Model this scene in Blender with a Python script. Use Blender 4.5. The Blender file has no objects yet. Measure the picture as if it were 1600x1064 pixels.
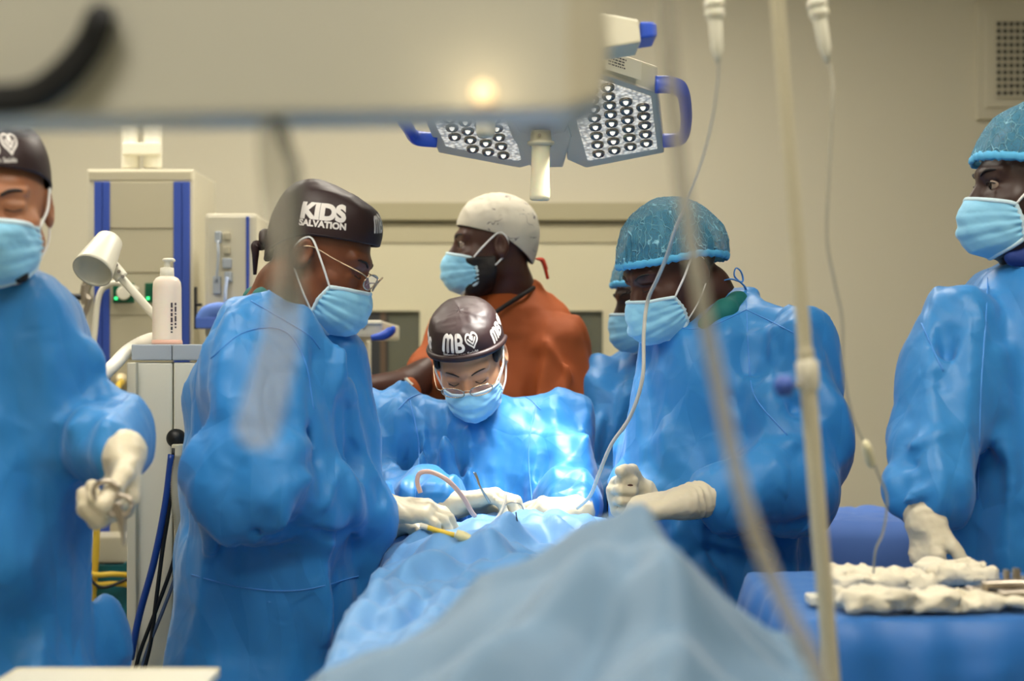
import bpy, bmesh, math, random
import numpy as np
from mathutils import Vector, Matrix

random.seed(7)
RNG = np.random.default_rng(11)
SC = bpy.context.scene
COL = SC.collection

# ------------------------------------------------------------------ camera
CAMZ = 1.30
FPX = 50.0 / 36.0 * 1600.0          # focal length in pixels (1600 x 1064 frame)
HORIZON = 565.0
cam_d = bpy.data.cameras.new('camera')
cam_d.lens = 50.0
cam_d.sensor_width = 36.0
cam_d.shift_y = (HORIZON - 532.0) / 1600.0
cam_d.clip_start = 0.02
cam_d.dof.use_dof = True
cam_d.dof.focus_distance = 2.85
cam_d.dof.aperture_fstop = 2.5
cam_d.dof.aperture_blades = 9
cam = bpy.data.objects.new('camera', cam_d)
cam.location = (0, 0, CAMZ)
cam.rotation_euler = (math.pi / 2, 0, 0)
COL.objects.link(cam)
SC.camera = cam

# ------------------------------------------------------------------ world, exposure
SC.view_settings.view_transform = 'Standard'
SC.view_settings.look = 'None'
SC.view_settings.gamma = 1.0
SC.view_settings.use_curve_mapping = False
SC.view_settings.exposure = 0.14
world = bpy.data.worlds.new('room_air')
SC.world = world
world.use_nodes = True
world.node_tree.nodes['Background'].inputs[0].default_value = (0.9, 0.92, 1.0, 1)
world.node_tree.nodes['Background'].inputs[1].default_value = 0.12
EMIT_CEILING = 17.0
SPOT_POWER = 58.0

def sc_lin(c):
    c = c / 255.0
    return c / 12.92 if c <= 0.04045 else ((c + 0.055) / 1.055) ** 2.4
def rgb(r, g, b): return (sc_lin(r), sc_lin(g), sc_lin(b), 1.0)

def P(px, py, Y):
    """point at distance Y that the photograph shows at (px, py)"""
    return np.array([(px - 800.0) * Y / FPX, Y, CAMZ + (HORIZON - py) * Y / FPX])

# ------------------------------------------------------------------ materials
def mat(name, col, rough=0.5, metal=0.0, bump=None, spec=0.5, trans=0.0, sheen=0.0, sss=0.0,
        emit=None, alpha=1.0, coat=0.0, var=None, ior=1.45, bump2=None):
    m = bpy.data.materials.new(name)
    m.use_nodes = True
    nt = m.node_tree
    b = nt.nodes['Principled BSDF']
    b.inputs['Base Color'].default_value = rgb(*col)
    b.inputs['Roughness'].default_value = rough
    b.inputs['Metallic'].default_value = metal
    b.inputs['Specular IOR Level'].default_value = spec
    b.inputs['Transmission Weight'].default_value = trans
    b.inputs['IOR'].default_value = ior
    b.inputs['Sheen Weight'].default_value = sheen
    b.inputs['Alpha'].default_value = alpha
    b.inputs['Coat Weight'].default_value = coat
    if sss:
        b.inputs['Subsurface Weight'].default_value = sss
        b.inputs['Subsurface Radius'].default_value = (0.01, 0.004, 0.002)
        b.inputs['Subsurface Scale'].default_value = 0.6
    if emit:
        b.inputs['Emission Color'].default_value = rgb(*emit[0])
        b.inputs['Emission Strength'].default_value = emit[1]
    tc = nt.nodes.new('ShaderNodeTexCoord')
    if var:                                     # colour variation (scale, amount, second colour)
        n = nt.nodes.new('ShaderNodeTexNoise'); n.inputs['Scale'].default_value = var[0]
        n.inputs['Detail'].default_value = 4
        r = nt.nodes.new('ShaderNodeMapRange'); r.inputs[1].default_value = 0.35; r.inputs[2].default_value = 0.65
        r.inputs[3].default_value = 0; r.inputs[4].default_value = var[1]
        mx = nt.nodes.new('ShaderNodeMix'); mx.data_type = 'RGBA'
        mx.inputs[6].default_value = rgb(*col); mx.inputs[7].default_value = rgb(*var[2])
        nt.links.new(tc.outputs['Object'], n.inputs['Vector'])
        nt.links.new(n.outputs[0], r.inputs[0]); nt.links.new(r.outputs[0], mx.inputs[0])
        nt.links.new(mx.outputs[2], b.inputs['Base Color'])
    prev = None
    for bp in (bump, bump2):
        if not bp: continue
        scale, strength, dist, kind = bp
        if kind == 'crease':
            wn = nt.nodes.new('ShaderNodeTexNoise'); wn.inputs['Scale'].default_value = scale * .45; wn.inputs['Detail'].default_value = 1
            mp = nt.nodes.new('ShaderNodeMapping'); mp.inputs['Scale'].default_value = (1, 1, .45)
            ad = nt.nodes.new('ShaderNodeVectorMath'); ad.operation = 'MULTIPLY_ADD'; ad.inputs[1].default_value = (.16, .16, .16)
            vo = nt.nodes.new('ShaderNodeTexVoronoi'); vo.feature = 'DISTANCE_TO_EDGE'; vo.inputs['Scale'].default_value = scale
            v2 = nt.nodes.new('ShaderNodeTexVoronoi'); v2.feature = 'F1'; v2.inputs['Scale'].default_value = scale * .6
            sm = nt.nodes.new('ShaderNodeMath'); sm.operation = 'MULTIPLY_ADD'; sm.inputs[1].default_value = .9
            bn = nt.nodes.new('ShaderNodeBump'); bn.inputs['Strength'].default_value = strength; bn.inputs['Distance'].default_value = dist
            L = nt.links; L.new(tc.outputs['Object'], mp.inputs[0]); L.new(tc.outputs['Object'], wn.inputs['Vector'])
            L.new(wn.outputs['Color'], ad.inputs[0]); L.new(mp.outputs[0], ad.inputs[2]); L.new(ad.outputs[0], vo.inputs['Vector']); L.new(ad.outputs[0], v2.inputs['Vector'])
            L.new(v2.outputs['Distance'], sm.inputs[0]); L.new(vo.outputs['Distance'], sm.inputs[2]); L.new(sm.outputs[0], bn.inputs['Height'])
            if prev: L.new(prev.outputs[0], bn.inputs['Normal'])
            prev = bn; continue
        n = nt.nodes.new('ShaderNodeTexNoise')
        if kind == 'ridge': n.noise_type = 'RIDGED_MULTIFRACTAL'
        n.inputs['Scale'].default_value = scale
        n.inputs['Detail'].default_value = 3 if kind == 'ridge' else 5
        n.inputs['Distortion'].default_value = 0.6
        bn = nt.nodes.new('ShaderNodeBump')
        bn.inputs['Strength'].default_value = strength
        bn.inputs['Distance'].default_value = dist
        nt.links.new(tc.outputs['Object'], n.inputs['Vector'])
        nt.links.new(n.outputs[0], bn.inputs['Height'])
        if prev: nt.links.new(prev.outputs[0], bn.inputs['Normal'])
        prev = bn
    if prev: nt.links.new(prev.outputs[0], b.inputs['Normal'])
    return m

# ------------------------------------------------------------------ objects, tags
def tag(o, label=None, cat=None, group=None, kind=None):
    if label: o['label'] = label
    if cat: o['category'] = cat
    if group: o['group'] = group
    if kind: o['kind'] = kind
    return o

def empty(name, loc, label, cat, group=None):
    o = bpy.data.objects.new(name, None)
    o.location = Vector([float(v) for v in loc])
    o.empty_display_size = 0.1
    COL.objects.link(o)
    return tag(o, label, cat, group)

def root_loc(o):
    v = Vector((0, 0, 0))
    while o is not None:
        v += o.location; o = o.parent
    return np.array(v)

def mk(name, V, F, material, parent=None, smooth=True, origin=None):
    """mesh object from world-space vertices"""
    V = np.asarray(V, dtype=np.float64)
    if parent is not None: org = root_loc(parent); loc = (0, 0, 0)
    else:
        if origin is None:
            mn, mx = V.min(0), V.max(0)
            origin = ((mn[0] + mx[0]) / 2, (mn[1] + mx[1]) / 2, mn[2])
        org = np.array(origin, dtype=float); loc = org
    me = bpy.data.meshes.new(name)
    L = V - org
    if isinstance(F, np.ndarray):
        n = F.shape[1]
        me.vertices.add(len(L)); me.vertices.foreach_set('co', L.astype(np.float32).ravel())
        me.loops.add(F.size); me.loops.foreach_set('vertex_index', F.astype(np.int32).ravel())
        me.polygons.add(len(F))
        me.polygons.foreach_set('loop_start', np.arange(0, F.size, n, dtype=np.int32))
        me.update(calc_edges=True)
        me.validate()
    else:
        me.from_pydata([tuple(v) for v in L], [], [tuple(int(i) for i in f) for f in F])
    me.materials.append(material)
    if smooth: me.polygons.foreach_set('use_smooth', [True] * len(me.polygons))
    me.update()
    o = bpy.data.objects.new(name, me)
    o.location = Vector([float(v) for v in loc])
    COL.objects.link(o)
    if parent is not None: o.parent = parent
    return o

# ------------------------------------------------------------------ polygon builders -> (V, F)
def join(*parts):
    V = []; F = []; n = 0
    for v, f in parts:
        V.append(np.asarray(v, float)); F += [tuple(int(i) + n for i in q) for q in f]; n += len(v)
    return np.vstack(V), F

def from_bm(bm):
    bm.verts.index_update()
    V = np.array([v.co[:] for v in bm.verts]); F = [tuple(v.index for v in f.verts) for f in bm.faces]
    bm.free(); return V, F

def box(lo, hi, bev=0.0, seg=2, rot=None, pivot=None):
    lo = np.array(lo, float); hi = np.array(hi, float)
    bm = bmesh.new(); bmesh.ops.create_cube(bm, size=1)
    for v in bm.verts:
        v.co = Vector(tuple((lo + hi) / 2 + np.array(v.co[:]) * (hi - lo)))
    if bev > 0: bmesh.ops.bevel(bm, geom=bm.edges[:], offset=bev, segments=seg, affect='EDGES', profile=0.6)
    V, F = from_bm(bm)
    if rot is not None:
        pv = (lo + hi) / 2 if pivot is None else np.array(pivot)
        V = (V - pv) @ np.array(rot.to_3x3()).T + pv
    return V, F

def catmull(pts, n=8):
    p = np.array(pts, float)
    if len(p) < 3: return np.array([p[0] + (p[-1] - p[0]) * t for t in np.linspace(0, 1, n + 1)])
    q = np.vstack([2 * p[0] - p[1], p, 2 * p[-1] - p[-2]]); out = []
    for i in range(1, len(q) - 2):
        for t in np.linspace(0, 1, n, endpoint=False):
            a, b, c, d = q[i - 1], q[i], q[i + 1], q[i + 2]
            out.append(0.5 * (2 * b + (c - a) * t + (2 * a - 5 * b + 4 * c - d) * t * t + (3 * b - a - 3 * c + d) * t ** 3))
    out.append(p[-1]); return np.array(out)

def sweep(pts, r, sides=10, smooth=True, flat=1.0, closed=False, n=8, up=None):
    """tube along points; r number or per-key list; flat scales the second axis"""
    keys = np.array(pts, float)
    if closed:
        keys = np.vstack([keys, keys[:1]])
    if len(keys) == 2: keys = np.array([keys[0] + (keys[1] - keys[0]) * t for t in (0, .01, .5, .99, 1)]); smooth = False
    c = catmull(keys, n) if smooth else keys
    if np.ndim(r) == 0: rr = np.full(len(c), float(r))
    else: rr = np.interp(np.linspace(0, 1, len(c)), np.linspace(0, 1, len(r)), r)
    T = np.gradient(c, axis=0); T /= np.linalg.norm(T, axis=1)[:, None] + 1e-12
    u = np.array([0, 0, 1.0]) if up is None else np.array(up, float)
    if abs(T[0] @ u) > 0.95: u = np.array([1.0, 0, 0])
    V = []
    a = u - (u @ T[0]) * T[0]; a /= np.linalg.norm(a)
    for i in range(len(c)):
        a = a - (a @ T[i]) * T[i]; a /= np.linalg.norm(a) + 1e-12
        b = np.cross(T[i], a)
        for k in range(sides):
            th = 2 * math.pi * k / sides
            V.append(c[i] + rr[i] * (math.cos(th) * a * flat + math.sin(th) * b))
    F = []
    m = len(c)
    for i in range(m - 1):
        for k in range(sides):
            k2 = (k + 1) % sides
            F.append((i * sides + k, i * sides + k2, (i + 1) * sides + k2, (i + 1) * sides + k))
    F.append(tuple(range(sides - 1, -1, -1))); F.append(tuple((m - 1) * sides + k for k in range(sides)))
    return np.array(V), F

def cyl(p0, p1, r0, r1=None, sides=24, bev=0.0):
    p0 = np.array(p0, float); p1 = np.array(p1, float); r1 = r0 if r1 is None else r1
    L = np.linalg.norm(p1 - p0)
    e = min(.0008, L * .05); bev = max(bev, e)
    prof = [(0, 0.0001), (0, (r0 - bev) * .9), (0, r0 - bev), (bev, r0), (bev + e, r0), (L - bev - e, r1), (L - bev, r1), (L, r1 - bev), (L, (r1 - bev) * .9), (L, 0.0001)]
    return lathe(p0, p1 - p0, prof, sides)

def lathe(origin, axis, prof, sides=24):
    """profile of (height along axis, radius)"""
    o = np.array(origin, float); t = np.array(axis, float); t /= np.linalg.norm(t)
    u = np.array([0, 0, 1.0]) if abs(t[2]) < .9 else np.array([1.0, 0, 0])
    a = np.cross(t, u); a /= np.linalg.norm(a); b = np.cross(t, a)
    V = []; F = []
    for h, r in prof:
        for k in range(sides):
            th = 2 * math.pi * k / sides
            V.append(o + t * h + r * (math.cos(th) * a + math.sin(th) * b))
    for i in range(len(prof) - 1):
        for k in range(sides):
            k2 = (k + 1) % sides
            F.append((i * sides + k, (i + 1) * sides + k, (i + 1) * sides + k2, i * sides + k2))
    return np.array(V), F

def prism(poly, n, th):
    """polygon (list of 3d points) extruded by th along n"""
    p = np.array(poly, float); n = np.array(n, float) / np.linalg.norm(n); k = len(p)
    V = np.vstack([p, p + n * th])
    F = [tuple(range(k)), tuple(range(2 * k - 1, k - 1, -1))]
    for i in range(k): F.append((i, i + k, (i + 1) % k + k, (i + 1) % k))
    bm = bmesh.new(); vs = [bm.verts.new(tuple(v)) for v in V]
    for f in F: bm.faces.new([vs[i] for i in f])
    bmesh.ops.recalc_face_normals(bm, faces=bm.faces[:])
    bmesh.ops.bevel(bm, geom=bm.edges[:], offset=min(0.004, abs(th) * 0.2), segments=2, affect='EDGES', profile=0.6)
    return from_bm(bm)

def grid_surface(fn, nu, nv, closed_u=False):
    """fn(u array, v array) -> (nu*nv, 3) points"""
    u = np.linspace(0, 1, nu, endpoint=not closed_u); v = np.linspace(0, 1, nv)
    U, W = np.meshgrid(u, v, indexing='ij')
    pts = fn(U.ravel(), W.ravel())
    idx = np.arange(nu * nv).reshape(nu, nv)
    if closed_u: nx = np.roll(idx, -1, 0); a, b, c, d = idx[:, :-1], nx[:, :-1], nx[:, 1:], idx[:, 1:]
    else: a, b, c, d = idx[:-1, :-1], idx[1:, :-1], idx[1:, 1:], idx[:-1, 1:]
    return pts, np.stack([a.ravel(), b.ravel(), c.ravel(), d.ravel()], 1)

def solidify(o, th, offset=0.0):
    m = o.modifiers.new('thickness', 'SOLIDIFY'); m.thickness = th; m.offset = offset; return o
def subsurf(o, n=1):
    m = o.modifiers.new('smooth', 'SUBSURF'); m.levels = n; m.render_levels = n; return o

# ------------------------------------------------------------------ noise
_perm = RNG.random((64, 64, 64)).astype(np.float32)
def vnoise(p):
    i = np.floor(p).astype(np.int32); f = (p - i).astype(np.float32); f = f * f * (3 - 2 * f); i &= 63; j = (i + 1) & 63
    x0, y0, z0 = i.T; x1, y1, z1 = j.T; fx, fy, fz = f.T
    def g(a, b, c): return _perm[a, b, c]
    return ((g(x0, y0, z0) * (1 - fx) + g(x1, y0, z0) * fx) * (1 - fy) + (g(x0, y1, z0) * (1 - fx) + g(x1, y1, z0) * fx) * fy) * (1 - fz) + \
           ((g(x0, y0, z1) * (1 - fx) + g(x1, y0, z1) * fx) * (1 - fy) + (g(x0, y1, z1) * (1 - fx) + g(x1, y1, z1) * fx) * fy) * fz
def ridged(p, power=2.5):
    n = vnoise(p); return (1 - np.abs(2 * n - 1)) ** power
def cloth_noise(p, amp, seed=0.0, vert=0.4, f=7.0):
    q = p + seed
    w = np.stack([vnoise(q * 3.1 + 9), vnoise(q * 3.1 + 31), vnoise(q * 3.1 + 57)], 1) * 0.14
    q = q + w
    s = np.array([1, 1, vert], np.float32)
    return amp * ((ridged(q * s * f, 1.6) - 0.35) + 0.5 * (ridged(q * s * f * 2.2 + 17, 2.0) - 0.3) + 0.28 * (ridged(q * f * 4.1 + 5, 2.2) - 0.3))
_cd = RNG.normal(size=(14, 3)); _cd /= np.linalg.norm(_cd, axis=1)[:, None]; _cp = RNG.random((14, 3)) * 20
def crumple(p, amp, seed=0.0, vert=0.4, f0=3.0):
    """sheet that breaks into flat facets with sharp straight creases"""
    q = (p + seed).astype(np.float32) * np.array([1, 1, vert], np.float32); d = np.zeros(len(p), np.float32)
    for i in range(14):
        f = f0 * (1.0 + i * .32)
        w = vnoise(q * 3.5 + _cp[i].astype(np.float32)) ; k = np.clip(vnoise(q * 2.6 + _cp[i].astype(np.float32) + 7) * 2.6 - .75, 0, 1)
        t = q @ _cd[i].astype(np.float32) * f + w * 1.3; t = np.abs(t - np.floor(t) - .5) * 2
        t = np.minimum(t, .55 + .25 * k) if i % 2 else np.maximum(t, .4 - .2 * k)
        d += (t - .5) * k * 1.5 / (1 + i * .3)
    return amp * d

# ------------------------------------------------------------------ signed distance pieces
def smin(a, b, k):
    h = np.clip(0.5 + 0.5 * (b - a) / k, 0, 1); return b + (a - b) * h - k * h * (1 - h)
def smax(a, b, k): return -smin(-a, -b, k)
def ell(p, c, r):
    q = p - np.array(c, np.float32); r = np.array(r, np.float32)
    k0 = np.linalg.norm(q / r, axis=1); k1 = np.linalg.norm(q / (r * r), axis=1) + 1e-6
    return k0 * (k0 - 1) / k1
def seg(p, a, b, ra, rb):
    a = np.array(a, np.float32); b = np.array(b, np.float32); ab = b - a
    t = np.clip(((p - a) @ ab) / (ab @ ab + 1e-9), 0, 1)
    return np.linalg.norm(p - a - t[:, None] * ab, axis=1) - (ra + (rb - ra) * t)
def chain(p, pts, rs, k=0.02):
    d = None
    for i in range(len(pts) - 1):
        s = seg(p, pts[i], pts[i + 1], rs[i], rs[i + 1]); d = s if d is None else smin(d, s, k)
    return d
def loft(p, keys):
    """keys: (z, cx, cy, rx, ry) sorted by z; vertical body of elliptical sections"""
    K = np.array(sorted([tuple(k) for k in keys]), np.float32)
    z = p[:, 2]; cx, cy, rx, ry = [np.interp(z, K[:, 0], K[:, i]).astype(np.float32) for i in (1, 2, 3, 4)]
    x = (p[:, 0] - cx); y = (p[:, 1] - cy)
    k0 = np.sqrt((x / rx) ** 2 + (y / ry) ** 2) + 1e-6
    k1 = np.sqrt((x / rx ** 2) ** 2 + (y / ry ** 2) ** 2) + 1e-6
    d = k0 * (k0 - 1) / k1
    return smax(smax(d, z - K[-1, 0], 0.03), K[0, 0] - z, 0.02)
def within(p, c, r, fn):
    """evaluate fn only near c"""
    d = np.linalg.norm(p - np.array(c, np.float32), axis=1)
    out = d - r + 0.06; m = d < r
    if m.any(): out[m] = fn(p[m])
    return out

def nets(f, lo, hi, h, zs=None):
    """surface nets over a grid; only blocks near the surface are evaluated"""
    xs = np.arange(lo[0], hi[0] + h, h, dtype=np.float32); ys = np.arange(lo[1], hi[1] + h, h, dtype=np.float32)
    zs = np.arange(lo[2], hi[2] + h, h, dtype=np.float32) if zs is None else np.array(zs, np.float32)
    nx, ny, nz = len(xs), len(ys), len(zs); B = 8
    D = np.full((nx, ny, nz), 1.0, np.float32)
    bx = [np.arange(i, min(i + B + 1, nx)) for i in range(0, nx, B)]
    by = [np.arange(i, min(i + B + 1, ny)) for i in range(0, ny, B)]
    bz = [np.arange(i, min(i + B + 1, nz)) for i in range(0, nz, B)]
    C = []; R = []; I = []
    for a in bx:
        for b in by:
            for c in bz:
                l = np.array([xs[a[0]], ys[b[0]], zs[c[0]]]); u = np.array([xs[a[-1]], ys[b[-1]], zs[c[-1]]])
                C.append((l + u) / 2); R.append(np.linalg.norm(u - l) / 2); I.append((a, b, c))
    C = np.array(C, np.float32); R = np.array(R)
    dc = f(C); live = np.abs(dc) < R * 1.25 + 0.022
    batch = []
    def flush():
        if not batch: return
        pts = np.vstack([q for _, q in batch]); v = f(pts); n = 0
        for (a, b, c), q in batch:
            D[np.ix_(a, b, c)] = v[n:n + len(q)].reshape(len(a), len(b), len(c)); n += len(q)
        batch.clear()
    tot = 0
    for q, (a, b, c) in enumerate(I):
        if not live[q]:
            if dc[q] < 0:
                sub = D[np.ix_(a, b, c)]; sub[sub == 1.0] = -1.0; D[np.ix_(a, b, c)] = sub
    for q, (a, b, c) in enumerate(I):
        if live[q]:
            X, Y, Z = np.meshgrid(xs[a], ys[b], zs[c], indexing='ij')
            pts = np.stack([X.ravel(), Y.ravel(), Z.ravel()], 1); batch.append(((a, b, c), pts)); tot += len(pts)
            if tot > 400000: flush(); tot = 0
    flush()
    ins = D < 0
    cnt = np.zeros((nx - 1, ny - 1, nz - 1), np.int8)
    for i in (0, 1):
        for j in (0, 1):
            for k in (0, 1): cnt += ins[i:nx - 1 + i, j:ny - 1 + j, k:nz - 1 + k]
    act = (cnt > 0) & (cnt < 8)
    ai, aj, ak = np.nonzero(act)
    vid = np.full(act.shape, -1, np.int64); vid[ai, aj, ak] = np.arange(len(ai))
    acc = np.zeros((len(ai), 3)); num = np.zeros(len(ai))
    cor = [(i, j, k) for i in (0, 1) for j in (0, 1) for k in (0, 1)]
    for A in cor:
        for ax in range(3):
            if A[ax]: continue
            Bc = list(A); Bc[ax] = 1
            va = D[ai + A[0], aj + A[1], ak + A[2]]; vb = D[ai + Bc[0], aj + Bc[1], ak + Bc[2]]
            m = (va < 0) != (vb < 0); t = np.where(m, va / np.where(m, va - vb, 1), 0)
            pa = np.stack([xs[ai + A[0]], ys[aj + A[1]], zs[ak + A[2]]], 1)
            pb = np.stack([xs[ai + Bc[0]], ys[aj + Bc[1]], zs[ak + Bc[2]]], 1)
            acc += np.where(m[:, None], pa + (pb - pa) * t[:, None], 0); num += m
    V = acc / np.maximum(num, 1)[:, None]
    F = []
    for ax in range(3):
        o1, o2 = [(1, 2), (2, 0), (0, 1)][ax]
        s0 = [slice(1, -1)] * 3; s1 = [slice(1, -1)] * 3
        s0[ax] = slice(0, -1); s1[ax] = slice(1, None)
        a, b = ins[tuple(s0)], ins[tuple(s1)]; e = a != b
        idx = np.array(np.nonzero(e)); base = idx + 1; base[ax] -= 1
        flip = a[tuple(idx)]
        def c(d1, d2):
            q = base.copy(); q[o1] -= d1; q[o2] -= d2; return vid[q[0], q[1], q[2]]
        quad = np.stack([c(1, 1), c(0, 1), c(0, 0), c(1, 0)], 1)
        quad[~flip] = quad[~flip][:, ::-1]
        F.append(quad)
    F = np.vstack(F); F = F[(F >= 0).all(1)]
    return V, F
# ================================================================== room
def st(name, VF, m, kind='structure', smooth=False, parent=None):
    o = mk(name, VF[0], VF[1], m, parent, smooth=smooth); 
    if parent is None: o['kind'] = kind
    return o
WALL = mat('wall_cream_paint', (212, 206, 184), .55, bump=(90, .05, .002, 'n'))
WALL_R = WALL
CEIL = mat('ceiling_white', (200, 198, 188), .8)
FLOOR = mat('floor_vinyl_grey', (150, 152, 146), .35, bump=(30, .05, .001, 'n'))
DOORM = mat('door_cream_laminate', (214, 207, 176), .4)
RAIL = mat('door_rail_beige', (176, 168, 136), .45)
SEAL = mat('seal_dark', (96, 88, 66), .6)
DGLASS = mat('door_glass', (120, 122, 105), .12, alpha=.45, spec=.7)
WHITE = mat('painted_metal_white', (222, 218, 200), .35)
OFFW = mat('plastic_offwhite', (208, 202, 180), .4)
BEIGE = mat('panel_warm_grey', (180, 173, 148), .45)
CGREY = mat('plastic_cool_grey', (164, 172, 180), .4)
BLUEP = mat('stripe_blue', (50, 78, 168), .4)
BLUEH = mat('handle_blue', (44, 84, 196), .35)
DARK = mat('rubber_black', (16, 18, 22), .45)
STEEL = mat('steel_brushed', (190, 186, 176), .22, metal=.95)
DSTEEL = mat('steel_dark', (170, 160, 146), .28, metal=.85)
BACK = 5.6
st('wall_back', box((-4.2, BACK, 0), (4.2, BACK + .12, 3.0)), WALL)
st('wall_left', box((-4.3, -2.2, 0), (-4.2, BACK + .12, 3.0)), WALL)
st('wall_right', box((4.2, -2.2, 0), (4.3, BACK + .12, 3.0)), WALL)
st('wall_front', box((-4.3, -2.3, 0), (4.3, -2.2, 3.0)), WALL)
st('floor', box((-4.3, -2.3, -.1), (4.3, BACK + .12, 0)), FLOOR)
st('ceiling', box((-4.3, -2.3, 3.0), (4.3, BACK + .12, 3.1)), CEIL)
# ceiling light fixtures out of view; the one behind the camera is added fill
DIFF = mat('light_diffuser', (255, 246, 226), .5, emit=((255, 247, 232), EMIT_CEILING))
for (x, y, wh, lb) in ((-1.1, 1.6, 'left', 0), (.9, 1.3, 'right', 0), (-1.5, 3.9, 'left', 1), (.2, 3.9, 'right', 1), (-.5, -.9, '', 2)):
    t = empty('ceiling_light', (x, y, 3.0), 'flush ceiling light panel with white frame, %s' % (('front ' + wh) if lb == 0 else ('rear ' + wh) if lb == 1 else 'added behind the camera as fill'), 'light', 'ceiling light panels')
    V, F = box((x - .62, y - .32, 2.975), (x + .62, y + .32, 3.0), .004); mk('frame', V, F, WHITE, t, smooth=False)
    V, F = box((x - .58, y - .28, 2.968), (x + .58, y + .28, 2.976)); mk('diffuser', V, F, DIFF, t, smooth=False)

# sliding door in the back wall
YB = BACK
def wr(px0, py0, px1, py1, y0, y1, bev=.0):
    a = P(px0, py0, y0); b = P(px1, py1, y0); return box((a[0], y0, b[2]), (b[0], y1, a[2]), bev)
x0 = P(556, 0, YB)[0]; x1 = P(1010, 0, YB)[0]
zt = P(0, 378, YB)[2]
# leaf built as four pieces around two openings
ly0, ly1 = YB - .045, YB
wx = [P(548, 0, ly0)[0], P(656, 0, ly0)[0], P(870, 0, ly0)[0], P(942, 0, ly0)[0]]
wz0, wz1 = P(0, 600, ly0)[2], P(0, 486, ly0)[2]
x0 = P(440, 0, YB)[0]
leaf = join(box((x0, ly0, .02), (x1, ly1, wz0)), box((x0, ly0, wz1), (x1, ly1, zt)), box((x0, ly0, wz0), (wx[0], ly1, wz1)), box((wx[1], ly0, wz0), (wx[2], ly1, wz1)), box((wx[3], ly0, wz0), (x1, ly1, wz1)))
d1 = st('door_1', leaf, DOORM)
V, F = wr(470, 316, 1040, 344, YB - .09, YB, .004); st('trim_1', (V, F), RAIL)
V, F = wr(470, 344.5, 1040, 348, YB - .06, YB); st('trim_2', (V, F), SEAL)
V, F = wr(470, 348, 1040, 379, YB - .055, YB); st('trim_3', (V, F), mat('door_header', (190, 182, 150), .5))
for k, (a, b) in enumerate(((0, 1), (2, 3))):
    V, F = box((wx[a], ly0 + .015, wz0), (wx[b], ly0 + .02, wz1)); g = mk('pane', V, F, DGLASS, d1, smooth=False)
    V, F = box((wx[a], ly0 + .026, wz0), (wx[b], ly0 + .034, wz1)); mk('dim_backing', V, F, mat('corridor_dim', (112, 112, 98), .6, var=(3, .5, (134, 132, 112))), d1, smooth=False)  # backing sheet coloured as the dim interior behind the glass
    V, F = join(box((wx[a] - .012, ly0 - .006, wz0 - .012), (wx[a], ly0, wz1 + .012)), box((wx[b], ly0 - .006, wz0 - .012), (wx[b] + .012, ly0, wz1 + .012)),
                box((wx[a], ly0 - .006, wz1), (wx[b], ly0, wz1 + .012)), box((wx[a], ly0 - .006, wz0 - .012), (wx[b], ly0, wz0)))
    mk('window_frame', V, F, DOORM, d1, smooth=False)
V, F = wr(556, 487, 606, 599, ly0 + .010, ly0 + .014); mk('dark_panel', V, F, mat('corridor_dark', (44, 46, 48), .5), d1, smooth=False)
V, F = wr(594, 487, 603, 599, ly0 + .006, ly0 + .010); mk('brown_strip', V, F, mat('corridor_brown', (92, 74, 56), .5), d1, smooth=False)
V, F = sweep([P(700, 640, YB - .08), P(700, 760, YB - .08)], .012, 10, smooth=False); mk('door_handle', V, F, STEEL, d1)

# air vent, upper right
vt = empty('air_vent', P(1600, 182, BACK - .02), 'cream wall air vent with a grid of square holes, upper right', 'vent')
Yv = BACK - .03
a = P(1527, 186, Yv); b = P(1675, 4, Yv)
V, F = box((a[0], Yv, a[2]), (b[0], BACK, b[2]), .004); mk('cover_plate', V, F, OFFW, vt, smooth=False)
a = P(1540, 168, Yv - .012); b = P(1662, 20, Yv)
V, F = box((a[0], Yv - .012, a[2]), (b[0], Yv, b[2]), .004); mk('inner_frame', V, F, OFFW, vt, smooth=False)
bars = []
gx0, gx1, gz0, gz1 = P(1553, 0, Yv)[0], P(1650, 0, Yv)[0], P(0, 152, Yv)[2], P(0, 34, Yv)[2]
V, F = box((gx0, Yv - .017, gz0), (gx1, Yv - .0125, gz1)); mk('dark_core', V, F, mat('vent_dark', (30, 26, 22), .8), vt, smooth=False)
nx, nz = 10, 11
for i in range(nx + 1):
    x = gx0 + (gx1 - gx0) * i / nx; bars.append(box((x - .0028, Yv - .027, gz0), (x + .0028, Yv - .017, gz1)))
for i in range(nz + 1):
    z = gz0 + (gz1 - gz0) * i / nz; bars.append(box((gx0, Yv - .027, z - .006), (gx1, Yv - .017, z + .004)))
V, F = join(*bars); mk('grille', V, F, OFFW, vt, smooth=False)
# ================================================================== people
def head_matrix(c, yaw, pitch, roll, s):
    R = Matrix.Rotation(math.radians(yaw), 4, 'Z') @ Matrix.Rotation(math.radians(pitch), 4, 'X') @ Matrix.Rotation(math.radians(roll), 4, 'Y')
    return np.array(R.to_3x3()), np.array(c, float), s
def to_world(HM, pts): R, c, s = HM; return (np.asarray(pts) * s) @ R.T + c
def to_local(HM, pts): R, c, s = HM; return ((pts - c) @ R / s).astype(np.float32)

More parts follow.
